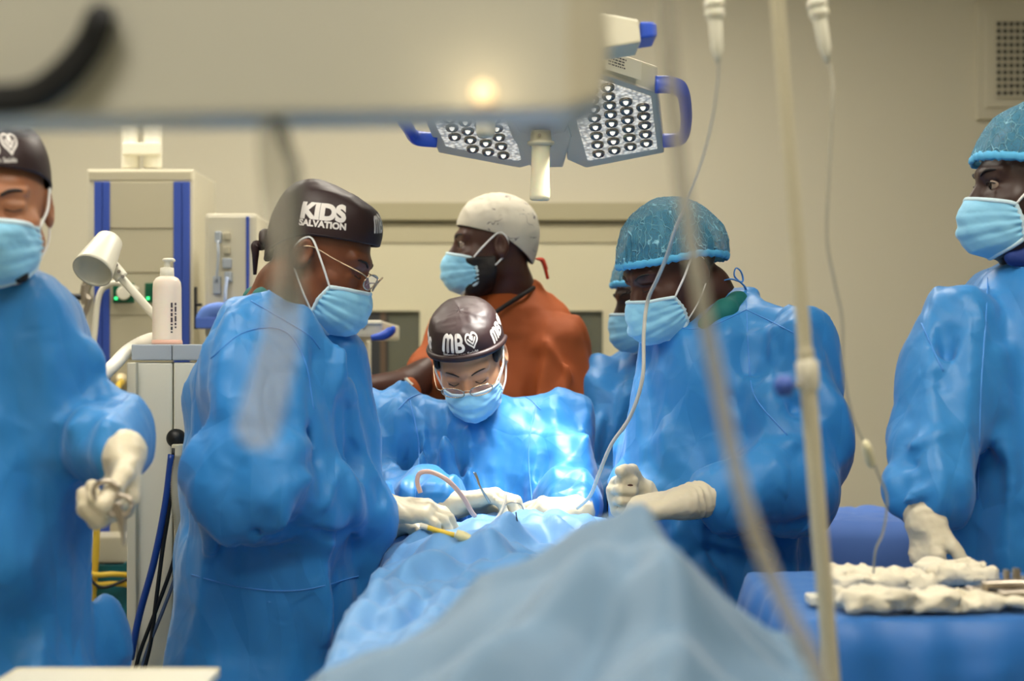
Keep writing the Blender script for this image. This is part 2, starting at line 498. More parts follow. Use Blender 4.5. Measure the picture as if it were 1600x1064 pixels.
def head_sdf(q, lid=0.0):
    up, rr = (.0105, .0085) if lid else (.0142, .0062); dn = -.006 if lid else -.0105
    x = np.abs(q[:, 0]); m = q.copy(); m[:, 0] = x
    d = ell(m, (0, .012, .03), (.076, .094, .086))
    d = smin(d, ell(m, (0, -.028, -.035), (.061, .068, .082)), .03)
    d = smin(d, seg(m, (0, -.066, -.1), (.02, -.06, -.1), .019, .018), .022)
    d = smin(d, seg(m, (.053, -.005, -.06), (.03, -.05, -.093), .016, .016), .03)      # jaw
    d = smin(d, seg(m, (.048, -.052, -.028), (.038, -.07, -.03), .017, .015), .02)     # cheekbone
    d = smin(d, seg(m, (.008, -.083, .024), (.045, -.069, .026), .012, .009), .014)    # brow
    d = smax(d, -ell(m, (.032, -.1, .004), (.021, .018, .014)), .012)                   # eye socket
    d = smin(d, seg(m, (0, -.088, .008), (0, -.108, -.026), .0075, .0115), .010)       # nose
    d = smin(d, seg(m, (.0, -.103, -.031), (.0125, -.096, -.032), .009, .0075), .006)
    d = smin(d, seg(m, (0, -.092, -.056), (.018, -.086, -.058), .0075, .005), .006)    # lips
    d = smin(d, seg(m, (0, -.09, -.067), (.014, -.085, -.066), .0075, .005), .006)
    d = smin(d, seg(m, (.021, -.082, up - .006 * lid), (.043, -.076, up - .001 - .006 * lid), rr, rr * .85), .006)     # upper lid
    d = smin(d, seg(m, (.022, -.081, dn), (.042, -.076, dn + .001), .0055, .005), .006)
    e = ell(m, (.079, .014, -.006), (.010, .019, .032)); e = smax(e, -ell(m, (.089, .009, -.002), (.0085, .0105, .019)), .004)
    d = smin(d, e, .006)
    return d

def hand_parts(w, d, n, th, curl, spread=1.0, thumb=(35, 20), s=1.0):
    """w wrist, d wrist->knuckles, n palm normal, th +-1 puts the thumb at th*cross(d,n)"""
    d = np.array(d, float); d /= np.linalg.norm(d); n = np.array(n, float); n -= (n @ d) * d; n /= np.linalg.norm(n)
    t = th * np.cross(d, n); w = np.array(w, float)
    palm = []
    for o, L in ((.026, .082), (.009, .088), (-.009, .085), (-.026, .078)):
        palm.append((w + t * o * .55 * s, w + (d * L + t * o) * s, .017 * s, .0125 * s))
    palm.append((w + (d * .02 + t * .022 + n * .008) * s, w + (d * .055 + t * .03 + n * .008) * s, .017 * s, .014 * s))
    fing = []
    for i, (o, L0, ln, r) in enumerate(((.028, .084, .074, .0092), (.0095, .09, .082, .0096), (-.0095, .087, .075, .0092), (-.027, .079, .060, .0082))):
        c = curl[i] if np.ndim(curl[0]) else curl
        p = w + (d * L0 + t * o) * s; a = 0
        sp = o * 3.2 * spread
        for k, (fr, cc) in enumerate(zip((.46, .31, .23), c)):
            a += math.radians(cc)
            dr = d * math.cos(a) + n * math.sin(a) + t * sp * .35; dr /= np.linalg.norm(dr)
            q = p + dr * ln * fr * s
            fing.append((i, p, q, r * (1 - .07 * k) * s, r * (.95 - .08 * k) * s)); p = q
    a1, a2 = thumb
    p = w + (d * .03 + t * .03 + n * .006) * s
    A = math.radians(a1); dr = d * math.cos(A) + t * math.sin(A) + n * .35; dr /= np.linalg.norm(dr)
    q = p + dr * .042 * s; fing.append((4, p, q, .0135 * s, .0112 * s)); p = q
    A = math.radians(a1 - a2); dr = d * math.cos(A) + t * math.sin(A) + n * .5; dr /= np.linalg.norm(dr)
    q = p + dr * .034 * s; fing.append((4, p, q, .0112 * s, .0102 * s)); p = q
    dr = dr + d * .25 + n * .2; dr /= np.linalg.norm(dr)
    q = p + dr * .024 * s; fing.append((4, p, q, .0102 * s, .0085 * s))
    return palm, fing
def hand_sdf(p, hp, grow=0.0):
    palm, fing = hp; d = None
    for a, b, ra, rb in palm:
        s_ = seg(p, a, b, ra, rb); d = s_ if d is None else smin(d, s_, .012)
    cur = {}
    for i, a, b, ra, rb in fing:
        s_ = seg(p, a, b, ra, rb); cur[i] = s_ if i not in cur else smin(cur[i], s_, .004)
    for i, s_ in cur.items(): d = smin(d, s_, .0045 if i < 4 else .008)
    return d - grow

# ---- materials
def skin(name, c, c2): return mat(name, c, .42, sss=.06, bump=(240, .12, .001, 'n'), var=(14, .6, c2), spec=.45)
SK_L = skin('skin_light_brown', (176, 122, 88), (158, 100, 72))
SK_C = skin('skin_olive', (196, 148, 112), (182, 128, 96))
SK_M = skin('skin_brown', (122, 72, 46), (104, 58, 38))
SK_D = skin('skin_dark_brown', (72, 42, 32), (58, 34, 26))
SK_K = skin('skin_deep_brown', (58, 38, 32), (44, 30, 26))
HAIR = mat('hair_black', (22, 17, 16), .6, bump=(180, .6, .002, 'n'))
GREYHAIR = mat('hair_greying', (110, 92, 78), .7, bump=(200, .6, .002, 'n'))
GOWN = mat('gown_blue_nonwoven', (44, 128, 196), .44, spec=.45, sheen=.15, bump=(8, .55, .03, 'crease'), bump2=(22, .35, .008, 'ridge'))
GOWN_EDGE = mat('gown_binding', (74, 142, 216), .5)
GLOVE = mat('glove_latex_cream', (206, 196, 170), .42, spec=.5, sss=.05, bump=(60, .25, .003, 'ridge'))
MASK = mat('mask_light_blue', (134, 196, 228), .7, sheen=.2, bump=(45, .3, .003, 'n'))
MASK_EDGE = mat('mask_edge_pale', (196, 220, 230), .7)
LOOP = mat('ear_loop_white', (235, 235, 232), .6)
CAPBROWN = mat('cap_dark_brown_cotton', (44, 27, 28), .48, sheen=.0, spec=.45, bump=(16, .35, .006, 'ridge'))
LETTER = mat('print_white', (232, 226, 220), .6)
SCRUB_O = mat('scrub_rust_cotton', (158, 76, 28), .75, bump=(9, .35, .012, 'ridge'), bump2=(600, .1, .0005, 'n'))
SCRUB_TRIM = mat('scrub_trim_black', (20, 17, 18), .7)
SCRUB_G = mat('scrub_teal_cotton', (12, 102, 98), .75, bump=(14, .3, .006, 'ridge'))
SCRUB_NAVY = mat('scrub_navy_cotton', (26, 52, 120), .75)
WIRE = mat('glasses_wire_gold', (205, 180, 150), .25, metal=.9)
LENS = mat('spectacle_lens', (235, 225, 232), .04, alpha=.16, spec=.9)
SHOE = mat('clog_white', (205, 205, 200), .5)
EYEW = mat('eye_white', (150, 132, 118), .2)
EYED = mat('eye_iris_dark', (22, 14, 10), .12)

def bouffant_mat():
    m = bpy.data.materials.new('bouffant_nonwoven_blue'); m.use_nodes = True; nt = m.node_tree
    out = nt.nodes['Material Output']; b = nt.nodes['Principled BSDF']
    b.inputs['Roughness'].default_value = .7
    tc = nt.nodes.new('ShaderNodeTexCoord')
    n = nt.nodes.new('ShaderNodeTexNoise'); n.noise_type = 'RIDGED_MULTIFRACTAL'; n.inputs['Scale'].default_value = 17
    n.inputs['Detail'].default_value = 3; n.inputs['Distortion'].default_value = .9
    n2 = nt.nodes.new('ShaderNodeTexNoise'); n2.inputs['Scale'].default_value = 520; n2.inputs['Detail'].default_value = 2
    mp = nt.nodes.new('ShaderNodeMapping'); mp.inputs['Scale'].default_value = (1.2, 1.2, .45)
    nt.links.new(tc.outputs['Object'], mp.inputs[0]); nt.links.new(mp.outputs[0], n.inputs['Vector']); nt.links.new(tc.outputs['Object'], n2.inputs['Vector'])
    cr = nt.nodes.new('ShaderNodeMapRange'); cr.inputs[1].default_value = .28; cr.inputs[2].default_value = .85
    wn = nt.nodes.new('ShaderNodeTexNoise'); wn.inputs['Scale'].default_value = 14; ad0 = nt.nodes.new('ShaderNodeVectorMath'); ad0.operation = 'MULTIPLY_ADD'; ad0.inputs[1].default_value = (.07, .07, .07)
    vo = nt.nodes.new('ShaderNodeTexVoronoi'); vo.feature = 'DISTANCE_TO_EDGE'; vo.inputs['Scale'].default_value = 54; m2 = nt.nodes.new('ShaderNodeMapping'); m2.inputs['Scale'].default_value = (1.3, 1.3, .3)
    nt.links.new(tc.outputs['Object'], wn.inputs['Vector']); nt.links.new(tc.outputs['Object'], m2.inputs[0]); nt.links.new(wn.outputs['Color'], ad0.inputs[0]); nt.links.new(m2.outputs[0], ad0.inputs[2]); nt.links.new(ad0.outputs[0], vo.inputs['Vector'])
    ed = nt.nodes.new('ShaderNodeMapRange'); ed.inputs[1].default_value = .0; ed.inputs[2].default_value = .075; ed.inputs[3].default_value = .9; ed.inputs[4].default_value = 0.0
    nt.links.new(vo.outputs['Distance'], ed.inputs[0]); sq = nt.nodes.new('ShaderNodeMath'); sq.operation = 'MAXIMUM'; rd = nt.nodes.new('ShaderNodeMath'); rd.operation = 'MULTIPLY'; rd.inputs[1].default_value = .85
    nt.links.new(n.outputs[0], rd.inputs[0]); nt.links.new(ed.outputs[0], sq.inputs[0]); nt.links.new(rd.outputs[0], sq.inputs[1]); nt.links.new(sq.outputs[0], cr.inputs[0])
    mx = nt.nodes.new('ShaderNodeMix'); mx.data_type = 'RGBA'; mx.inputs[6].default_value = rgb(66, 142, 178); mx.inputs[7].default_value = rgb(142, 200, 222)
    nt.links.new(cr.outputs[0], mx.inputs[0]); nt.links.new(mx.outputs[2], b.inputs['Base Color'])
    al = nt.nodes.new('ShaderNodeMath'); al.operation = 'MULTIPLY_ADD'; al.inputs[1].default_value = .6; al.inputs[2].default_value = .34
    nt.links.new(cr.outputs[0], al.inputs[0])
    ad = nt.nodes.new('ShaderNodeMath'); ad.operation = 'MULTIPLY_ADD'; ad.inputs[1].default_value = .5
    nt.links.new(n2.outputs[0], ad.inputs[0]); nt.links.new(al.outputs[0], ad.inputs[2])
    nt.links.new(ad.outputs[0], b.inputs['Alpha'])
    bp = nt.nodes.new('ShaderNodeBump'); bp.inputs['Strength'].default_value = .8; bp.inputs['Distance'].default_value = .006
    nt.links.new(sq.outputs[0], bp.inputs['Height']); nt.links.new(bp.outputs[0], b.inputs['Normal'])
    return m
BOUF = bouffant_mat()
BOUF_BAND = mat('bouffant_band_blue', (88, 176, 222), .7)

def cap_white_mat():
    m = mat('cap_white_cotton', (222, 216, 200), .8, bump=(22, .45, .006, 'ridge'))
    nt = m.node_tree; b = nt.nodes['Principled BSDF']
    tc = nt.nodes.new('ShaderNodeTexCoord')
    w = nt.nodes.new('ShaderNodeTexWave'); w.bands_direction = 'Z'; w.inputs['Scale'].default_value = 9; w.inputs['Distortion'].default_value = 14
    w.inputs['Detail'].default_value = 3; w.inputs['Detail Scale'].default_value = 2.2
    n = nt.nodes.new('ShaderNodeTexNoise'); n.inputs['Scale'].default_value = 22
    g = nt.nodes.new('ShaderNodeMath'); g.operation = 'GREATER_THAN'; g.inputs[1].default_value = .985
    g2 = nt.nodes.new('ShaderNodeMath'); g2.operation = 'GREATER_THAN'; g2.inputs[1].default_value = .54
    ml = nt.nodes.new('ShaderNodeMath'); ml.operation = 'MULTIPLY'
    mx = nt.nodes.new('ShaderNodeMix'); mx.data_type = 'RGBA'; mx.inputs[6].default_value = rgb(190, 184, 168); mx.inputs[7].default_value = rgb(96, 88, 92)
    L = nt.links; L.new(tc.outputs['Object'], w.inputs[0]); L.new(tc.outputs['Object'], n.inputs['Vector'])
    L.new(w.outputs['Fac'], g.inputs[0]); L.new(n.outputs[0], g2.inputs[0]); L.new(g.outputs[0], ml.inputs[0]); L.new(g2.outputs[0], ml.inputs[1])
    L.new(ml.outputs[0], mx.inputs[0]); L.new(mx.outputs[2], b.inputs['Base Color'])
    return m
CAPWHITE = cap_white_mat()
TIE_RED = mat('cap_tie_orange', (196, 62, 34), .7)

# ---- caps (all in head space, front = -Y)
def cap_shape(kind):
    """returns fn(theta, z) -> local xyz ; theta 0 = front, + towards the head's own left (+X)"""
    if kind == 'scrub':     zt, z0, rx, ry, cy, p = .129, .035, .086, .104, .012, 3.1
    elif kind == 'bouffant': zt, z0, rx, ry, cy, p = .142, .015, .094, .116, .018, 2.15
    else:                   zt, z0, rx, ry, cy, p = .128, .03, .083, .104, .014, 2.2
    def zb(th):
        c = np.cos(th)
        if kind == 'scrub': return np.where(c > 0, .032 + .034 * c, .032 + .085 * c * np.abs(c) ** .3)
        if kind == 'bouffant': return np.where(c > 0, .024 + .028 * c, .024 + .052 * c)
        return np.where(c > 0, .022 + .032 * c, .022 + .07 * c)
    def fn(th, z, lift=0.0):
        th = np.asarray(th, float); z = np.asarray(z, float)
        t = np.clip((z - z0) / (zt - z0), 0, 1)
        f = (1 - t ** p) ** (1 / p)
        f = f * np.where(z < z0, 1 - np.clip((z0 - z) / .1, 0, 1) ** 1.5 * .28, 1)
        if kind == 'bouffant':
            f = f * (1 + .05 * np.exp(-((z - .04) / .03) ** 2)) * (1 - .04 * np.exp(-((z - zb(th)) / .006) ** 2))
            f = f * (1 + .020 * np.sin(th * 30 + 3 * np.sin(th * 5)) * np.exp(-(z - zb(th)) / .05) + .022 * np.abs(np.sin(th * 17 + 2.2 * np.sin(th * 4 + z * 30))) ** .6 * np.clip(1.25 - t, 0, 1))
        x = np.sin(th) * (rx * f + lift); y = cy - np.cos(th) * (ry * f + lift)
        pt = np.stack([x, y, z + lift * t], -1)
        n1 = cloth_noise(pt.reshape(-1, 3).astype(np.float32), .0035 if kind != 'bouffant' else .005, 3.3, .8, 16).reshape(th.shape)
        fade = np.clip((z - zb(th)) / .03, 0, 1) * (1 if kind != 'scrub' else np.clip((z - .09) / .03, .12, 1))
        nn = pt - np.array([0, cy, .02]); nn /= np.linalg.norm(nn, axis=-1, keepdims=True)
        return pt + nn * (n1 * fade)[..., None]
    return fn, zb, zt

def make_cap(kind, HM, parent):
    fn, zb, zt = cap_shape(kind)
    def g(u, v):
        th = u * 2 * math.pi; z = zb(th) + (zt - zb(th)) * (np.sin(v * math.pi / 2) ** .9); z = np.where(v > .999, zt, z)
        return to_world(HM, fn(th, z))
    V, F = grid_surface(g, 180 if kind == 'bouffant' else 110, 40, True)
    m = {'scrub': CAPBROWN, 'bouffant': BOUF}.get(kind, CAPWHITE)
    names = {'scrub': 'scrub_cap', 'bouffant': 'bouffant_cap'}
    o = mk(names.get(kind, 'tie_back_cap'), V, F, m, parent); 
    if kind != 'bouffant': solidify(o, .0015, 1)
    th = np.linspace(0, 2 * math.pi, 90, endpoint=False)
    if kind == 'bouffant':
        for dz, nm in ((0.002, 'elastic_band'),):
            pts = fn(th, zb(th) + dz) * np.array([1.005, 1.0, 1])
            pts[:, 2] += .0016 * np.sin(np.arange(90) * 2.6)
            V, F = sweep(to_world(HM, pts), .0042 * HM[2], 6, smooth=False, closed=True, flat=1.9, up=HM[0][:, 2]); mk(nm, V, F, BOUF_BAND, o)
    else:
        pts = fn(th, zb(th) + .001)
        V, F = sweep(to_world(HM, pts), .0018 * HM[2], 6, smooth=False, closed=True, flat=1.6, up=HM[0][:, 2]); mk('hem', V, F, m, o)
    return o, fn, zb

def text_mesh(body, size, bold=.0, spacing=1.0):
    cu = bpy.data.curves.new('lettering_curve', 'FONT'); cu.body = body; cu.size = size; cu.offset = bold; cu.space_character = spacing
    cu.resolution_u = 4
    o = bpy.data.objects.new('lettering_tmp', cu); COL.objects.link(o)
    dg = bpy.context.evaluated_depsgraph_get(); me = bpy.data.meshes.new_from_object(o.evaluated_get(dg))
    bpy.data.objects.remove(o)
    bm = bmesh.new(); bm.from_mesh(me); bpy.data.meshes.remove(me); bpy.data.curves.remove(cu)
    bmesh.ops.triangulate(bm, faces=bm.faces[:])
    for _ in range(3):
        e = [e for e in bm.edges if e.calc_length() > .005]
        if e: bmesh.ops.subdivide_edges(bm, edges=e, cuts=1); bmesh.ops.triangulate(bm, faces=bm.faces[:])
    V, F = from_bm(bm); return V, F

def strokes(lines, w):
    """thick 2d strokes -> flat mesh with round ends"""
    out = []
    for ln in lines:
        p = np.array(ln, float); pts = [p[0]]
        for a, b in zip(p[:-1], p[1:]):
            n = max(1, int(np.linalg.norm(b - a) / .004)); pts += [a + (b - a) * (k + 1) / n for k in range(n)]
        p = np.array(pts)
        for a, b in zip(p[:-1], p[1:]):
            d = (b - a) / (np.linalg.norm(b - a) + 1e-9); n = np.array([-d[1], d[0]]) * w / 2
            q = [a + n, a - n, b - n, b + n]; out.append((np.array([(x, y, 0) for x, y in q]), [(0, 1, 2, 3)]))
        for c in p[:: max(1, len(p) // 12)].tolist() + [p[-1].tolist()]:
            V = [(c[0] + w / 2 * math.cos(k * math.pi / 6), c[1] + w / 2 * math.sin(k * math.pi / 6), 0) for k in range(12)]
            out.append((np.array(V), [tuple(range(12))]))
    return join(*out)

def wrap_text(VF, HM, fn, th0, z0, slope, parent, name='lettering', R=.098, m=None, shear=0.0, lift=.0016):
    V, F = VF; sa = math.atan(slope); u = V[:, 0] * math.cos(sa) - V[:, 1] * math.sin(sa); v = V[:, 1] * math.cos(sa) + V[:, 0] * math.sin(sa)
    v2 = v; th = th0 + u / R; z = z0 + v2
    W = to_world(HM, fn(th, z, lift)); return mk(name, W, F, m or LETTER, parent, smooth=False)

def arc(cx, cy, r, a0, a1, n=10, ry=None):
    return [(cx + r * math.cos(math.radians(a0 + (a1 - a0) * k / n)), cy + (ry or r) * math.sin(math.radians(a0 + (a1 - a0) * k / n))) for k in range(n + 1)]

def mb_logo(h):
    """rounded double-arch M, B and a striped heart; height h, starts at x=0"""
    s = h; L = []
    L.append([(0.1 * s, 0)] + arc(.27 * s, .72 * s, .17 * s, 180, 0) + [(.44 * s, 0)])
    L.append([(0.44 * s, 0)] + arc(.61 * s, .72 * s, .17 * s, 180, 0) + [(.78 * s, 0)])
    L.append([(1.08 * s, 0), (1.08 * s, .9 * s)])
    L.append([(1.08 * s, .9 * s), (1.28 * s, .9 * s)] + arc(1.3 * s, .69 * s, .2 * s, 90, -90) + [(1.12 * s, .47 * s)])
    L.append([(1.15 * s, .47 * s), (1.32 * s, .46 * s)] + arc(1.34 * s, .23 * s, .22 * s, 90, -90) + [(1.08 * s, 0)])
    A = strokes(L, .2 * s)
    c = 2.25 * s; y0 = -.02 * s; H = []
    heart = []
    for k in range(41):
        t = 2 * math.pi * k / 40; x = 16 * math.sin(t) ** 3; y = 13 * math.cos(t) - 5 * math.cos(2 * t) - 2 * math.cos(3 * t) - math.cos(4 * t)
        heart.append((c + x * .028 * s, .52 * s + y * .03 * s))
    H.append(heart); H.append([(c - .27 * s, .62 * s), (c, .3 * s), (c + .27 * s, .62 * s)])
    H.append([(c - .1 * s, .68 * s), (c + .02 * s, .53 * s), (c + .12 * s, .7 * s)])
    B = strokes(H, .1 * s)
    return join(A, B)

def print_lines(w, h, rows, seed=1):
    """print too small to read: rows of short dashes"""
    r = random.Random(seed); out = []
    for k in range(rows):
        x = 0; y = -k * h * 1.6
        while x < w * r.uniform(.6, 1):
            d = r.uniform(.6, 2.2) * h; out.append((np.array([(x, y, 0), (x + d, y, 0), (x + d, y + h * .8, 0), (x, y + h * .8, 0)]), [(0, 1, 2, 3)])); x += d + h * .5
    return join(*out)
def shift(VF, dx, dy): V = VF[0].copy(); V[:, 0] += dx; V[:, 1] += dy; return V, VF[1]

def kids_print(HM, fn, th0, z0, o, slope=.0, scale=1.0):
    K = text_mesh('KIDS', .036 * scale, .0022 * scale, .98); w = K[0][:, 0].max() - K[0][:, 0].min()
    K = shift(K, -w / 2 - K[0][:, 0].min(), .0)
    S = text_mesh('SALVATION', .0145 * scale, .0007 * scale, 1.0); w2 = S[0][:, 0].max() - S[0][:, 0].min(); S = shift(S, -w2 / 2 - S[0][:, 0].min(), -.0135 * scale)
    wrap_text(join(K, S), HM, fn, th0, z0, slope, o)

def mb_print(HM, fn, th0, z0, o, slope=0.0, h=.026, wide=1.0):
    A = mb_logo(h); A = shift(A, -1.35 * h, 0); A[0][:, 0] *= wide
    T = text_mesh('Salvation em Sa\u00fade', h * .31, .0002, 1.0); T = shift(T, -1.28 * h, -h * .34); T[0][:, 0] *= wide
    wrap_text(join(A, T), HM, fn, th0, z0, slope, o)

# ---- mask
def make_mask(HM, parent, drop=0.0, loops='both', bulge=0.0, seed=0.0, tilt=0.0, loop_low=True):
    def pt(u, v, lift=0.0):
        w = np.abs(u); a = u * math.pi / 2
        zc = np.interp(v, [0, .25, .6, .85, 1], [-.014, -.036, -.078, -.108, -.121]) + drop
        yc = np.interp(v, [0, .25, .6, .85, 1], [-.115, -.130, -.129 - bulge, -.108 - bulge, -.078])
        zs = np.interp(v, [0, 1], [-.034, -.092]) + drop
        ys = np.interp(v, [0, .5, 1], [-.056, -.046, -.044])
        xs = np.interp(v, [0, .5, 1], [.0635, .066, .058])
        x = xs * np.sign(u) * np.sin(np.abs(a)) ** 1.0; y = ys + (yc - ys) * np.cos(a) ** 1.25
        z = zc + (zs - zc) * w ** 1.35
        pl = np.zeros_like(v)
        for k, c in enumerate((.3, .5, .7)):
            pl += .0013 * np.clip((v - c) / .04, -1, 1) * np.exp(-((v - c) / .09) ** 2)
        p = np.stack([x, y, z], -1)
        fade = (1 - w ** 6)
        nz = crumple(p.reshape(-1, 3), .0042, seed, 1.0, 9.0).reshape(u.shape)
        gath = .0022 * np.sin(v * 38) * np.clip((w - .8) / .2, 0, 1)
        nrm = np.stack([np.sin(a), -np.cos(a), np.zeros_like(a)], -1)
        return p + nrm * ((pl + nz * .8) * fade + gath + lift)[..., None]
    def g(u, v): return to_world(HM, pt(u * 2 - 1, v))
    V, F = grid_surface(g, 64, 44); o = mk('surgical_mask', V, F, MASK, parent); solidify(o, .0012)
    def edge(us, vs, r=.002, nm='binding', fl=2.0, m=MASK_EDGE):
        V, F = sweep(to_world(HM, pt(np.array(us, float), np.array(vs, float), .0006)), r, 6, smooth=False, flat=fl, up=HM[0][:, 2]); mk(nm, V, F, m, o)
    t = np.linspace(-1, 1, 40)
    edge(t, np.full(40, .02)); edge(t, np.full(40, .985))
    edge(np.full(14, -.985), np.linspace(0, 1, 14)); edge(np.full(14, .985), np.linspace(0, 1, 14))
    for sx in (-1, 1):
        if loops == 'right' and sx > 0: continue
        if loops == 'left' and sx < 0: continue
        a = pt(np.array([sx * .98]), np.array([.02]))[0]; b = pt(np.array([sx * .98]), np.array([.97]))[0]
        pts = [a, a + (np.array([sx * .0815, -.004, .022]) - a) * .5 + [sx * .006, 0, 0], (sx * .083, .006, .025), (sx * .083, .022, .02), (sx * .0815, .03, -.002), (sx * .079, .022, -.028),
               b + (np.array([sx * .079, .018, -.035]) - b) * .5 + [sx * .006, 0, 0], b]
        V, F = sweep(to_world(HM, np.array(pts)), .0017, 6, flat=1.4); mk('ear_loop', V, F, LOOP, o)
    return o

# ---- glasses
def make_glasses(HM, parent, z=.0, y=-.115, pant=12, wide=1.0):
    R = []
    o = None
    tl = math.radians(pant)
    def q(x, zz, dy=0.0): return (x * wide, y + dy + abs(x) ** 2 * 3.2 + math.sin(tl) * zz * -1, z + zz * math.cos(tl))
    for sx in (-1, 1):
        loop = []
        for k in range(28):
            a = 2 * math.pi * k / 28; cx = .031
            ex = abs(math.cos(a)) ** .8 * math.copysign(1, math.cos(a)); ez = abs(math.sin(a)) ** .85 * math.copysign(1, math.sin(a))
            loop.append(q(sx * (cx + .0245 * ex), .0155 * ez + .002 * ex))
        V, F = sweep(to_world(HM, np.array(loop)), .0014, 6, smooth=False, closed=True)
        if o is None: o = mk('glasses', V, F, WIRE, parent)
        else: mk('rim', V, F, WIRE, o)
        W = to_world(HM, np.array(loop + [q(sx * .031, 0, -.001)])); mk('lens', W, [(k, (k + 1) % 28, 28) for k in range(28)], LENS, o)
        pts = [q(sx * .055, .006), (sx * .066 * wide, y + .02, z + .009), (sx * .076 * wide, -.045, z + .011), (sx * .083, .0, z + .014), (sx * .083, .022, z + .004)]
        V, F = sweep(to_world(HM, np.array(pts)), .0012, 6); mk('temple_arm', V, F, WIRE, o)
        V, F = sweep(to_world(HM, np.array([q(sx * .008, .002), (sx * .009, y + .012, z - .004), (sx * .009, y + .014, z - .01)])), .0008, 5); mk('nose_pad', V, F, WIRE, o)
    V, F = sweep(to_world(HM, np.array([q(-.008, .004), q(0, .007, -.001), q(.008, .004)])), .0011, 6); mk('bridge', V, F, WIRE, o)
    return o

def make_brows(HM, parent, m=HAIR, th=.0017):
    for sx in (-1, 1):
        pts = [(sx * .014, -.0935, .021), (sx * .028, -.0905, .0275), (sx * .042, -.082, .0275), (sx * .052, -.071, .023)]
        V, F = sweep(to_world(HM, np.array(pts)), [th, th * 1.2, th, th * .3], 6, flat=1.3); mk('eyebrow', V, F, m, parent)
def make_eyes(HM, parent, closed=False):
    for sx in (-1, 1):
        if closed:
            pts = [(sx * .019, -.0895, -.001), (sx * .031, -.0925, -.0045), (sx * .044, -.0845, -.002)]
            V, F = sweep(to_world(HM, np.array(pts)), .0011, 5); mk('eyelashes', V, F, HAIR, parent)
        else:
            V, F = lathe(to_world(HM, np.array([[sx * .032, -.0765, .002]]))[0], to_world(HM, np.array([[sx * .032, -.168, .002]]))[0] - to_world(HM, np.array([[sx * .032, -.0765, .002]]))[0],
                         [(.0118 * math.sin(a), .0118 * math.cos(a)) for a in np.linspace(-1.5, .98, 14)], 20)
            e = mk('eye', V, F, EYEW, parent)
            V, F = lathe(to_world(HM, np.array([[sx * .032, -.0765, .002]]))[0], to_world(HM, np.array([[sx * .032, -.168, .002]]))[0] - to_world(HM, np.array([[sx * .032, -.0765, .002]]))[0],
                         [(.0120 * math.sin(a), .0120 * math.cos(a)) for a in np.linspace(.85, 1.5, 8)], 20)
            mk('iris', V, F, EYED, e)
            pts = [(sx * .019, -.0855, .003), (sx * .032, -.0895, .0075), (sx * .045, -.0805, .004)]
            V, F = sweep(to_world(HM, np.array(pts)), .001, 5); mk('eyelashes', V, F, HAIR, parent)

def seam(gown, lines, r=.0015, m=None, nm='seam', lift=.0005):
    """stitched seam lying on the cloth: follows the surface the camera sees along the drawn line"""
    from mathutils.bvhtree import BVHTree
    me = gown.data; n = len(me.vertices); co = np.empty(n * 3, np.float32); me.vertices.foreach_get('co', co); co = co.reshape(-1, 3) + root_loc(gown)
    f = np.empty(len(me.loops), np.int32); me.loops.foreach_get('vertex_index', f)
    t = BVHTree.FromPolygons(co.tolist(), f.reshape(-1, 4).tolist()); o = Vector((0, 0, CAMZ))
    for ln in lines:
        c = catmull([P(x, y, 1.0) for x, y in ln], 12); pts = []
        for q in c:
            d = Vector(q.tolist()) - o; h = t.ray_cast(o, d.normalized())
            if h[0] is not None: pts.append(np.array(h[0]) + np.array(h[1]) * lift * (1 if h[1].dot(d) < 0 else -1))
        if len(pts) < 4: continue
        pts = np.array(pts); pts[1:-1] = (pts[:-2] + pts[1:-1] + pts[2:]) / 3
        V, F = sweep(pts, r, 6, smooth=False, flat=.7); mk(nm, V, F, m or GOWN_EDGE, gown)

def K(x0, x1, py, Y, ry, y=None):
    a = P(x0, py, Y); b = P(x1, py, Y); return (a[2], (a[0] + b[0]) / 2, Y if y is None else y, (b[0] - a[0]) / 2, ry)

def crease_fn(creases):
    """list of (a, b, width, height): raised or sunken folds along line segments"""
    def f(p):
        d = np.zeros(len(p), np.float32)
        for a, b, w, h in creases: d -= h * np.exp(-(np.maximum(seg(p, a, b, 0, 0), 0) / w) ** 2)
        return d
    return f

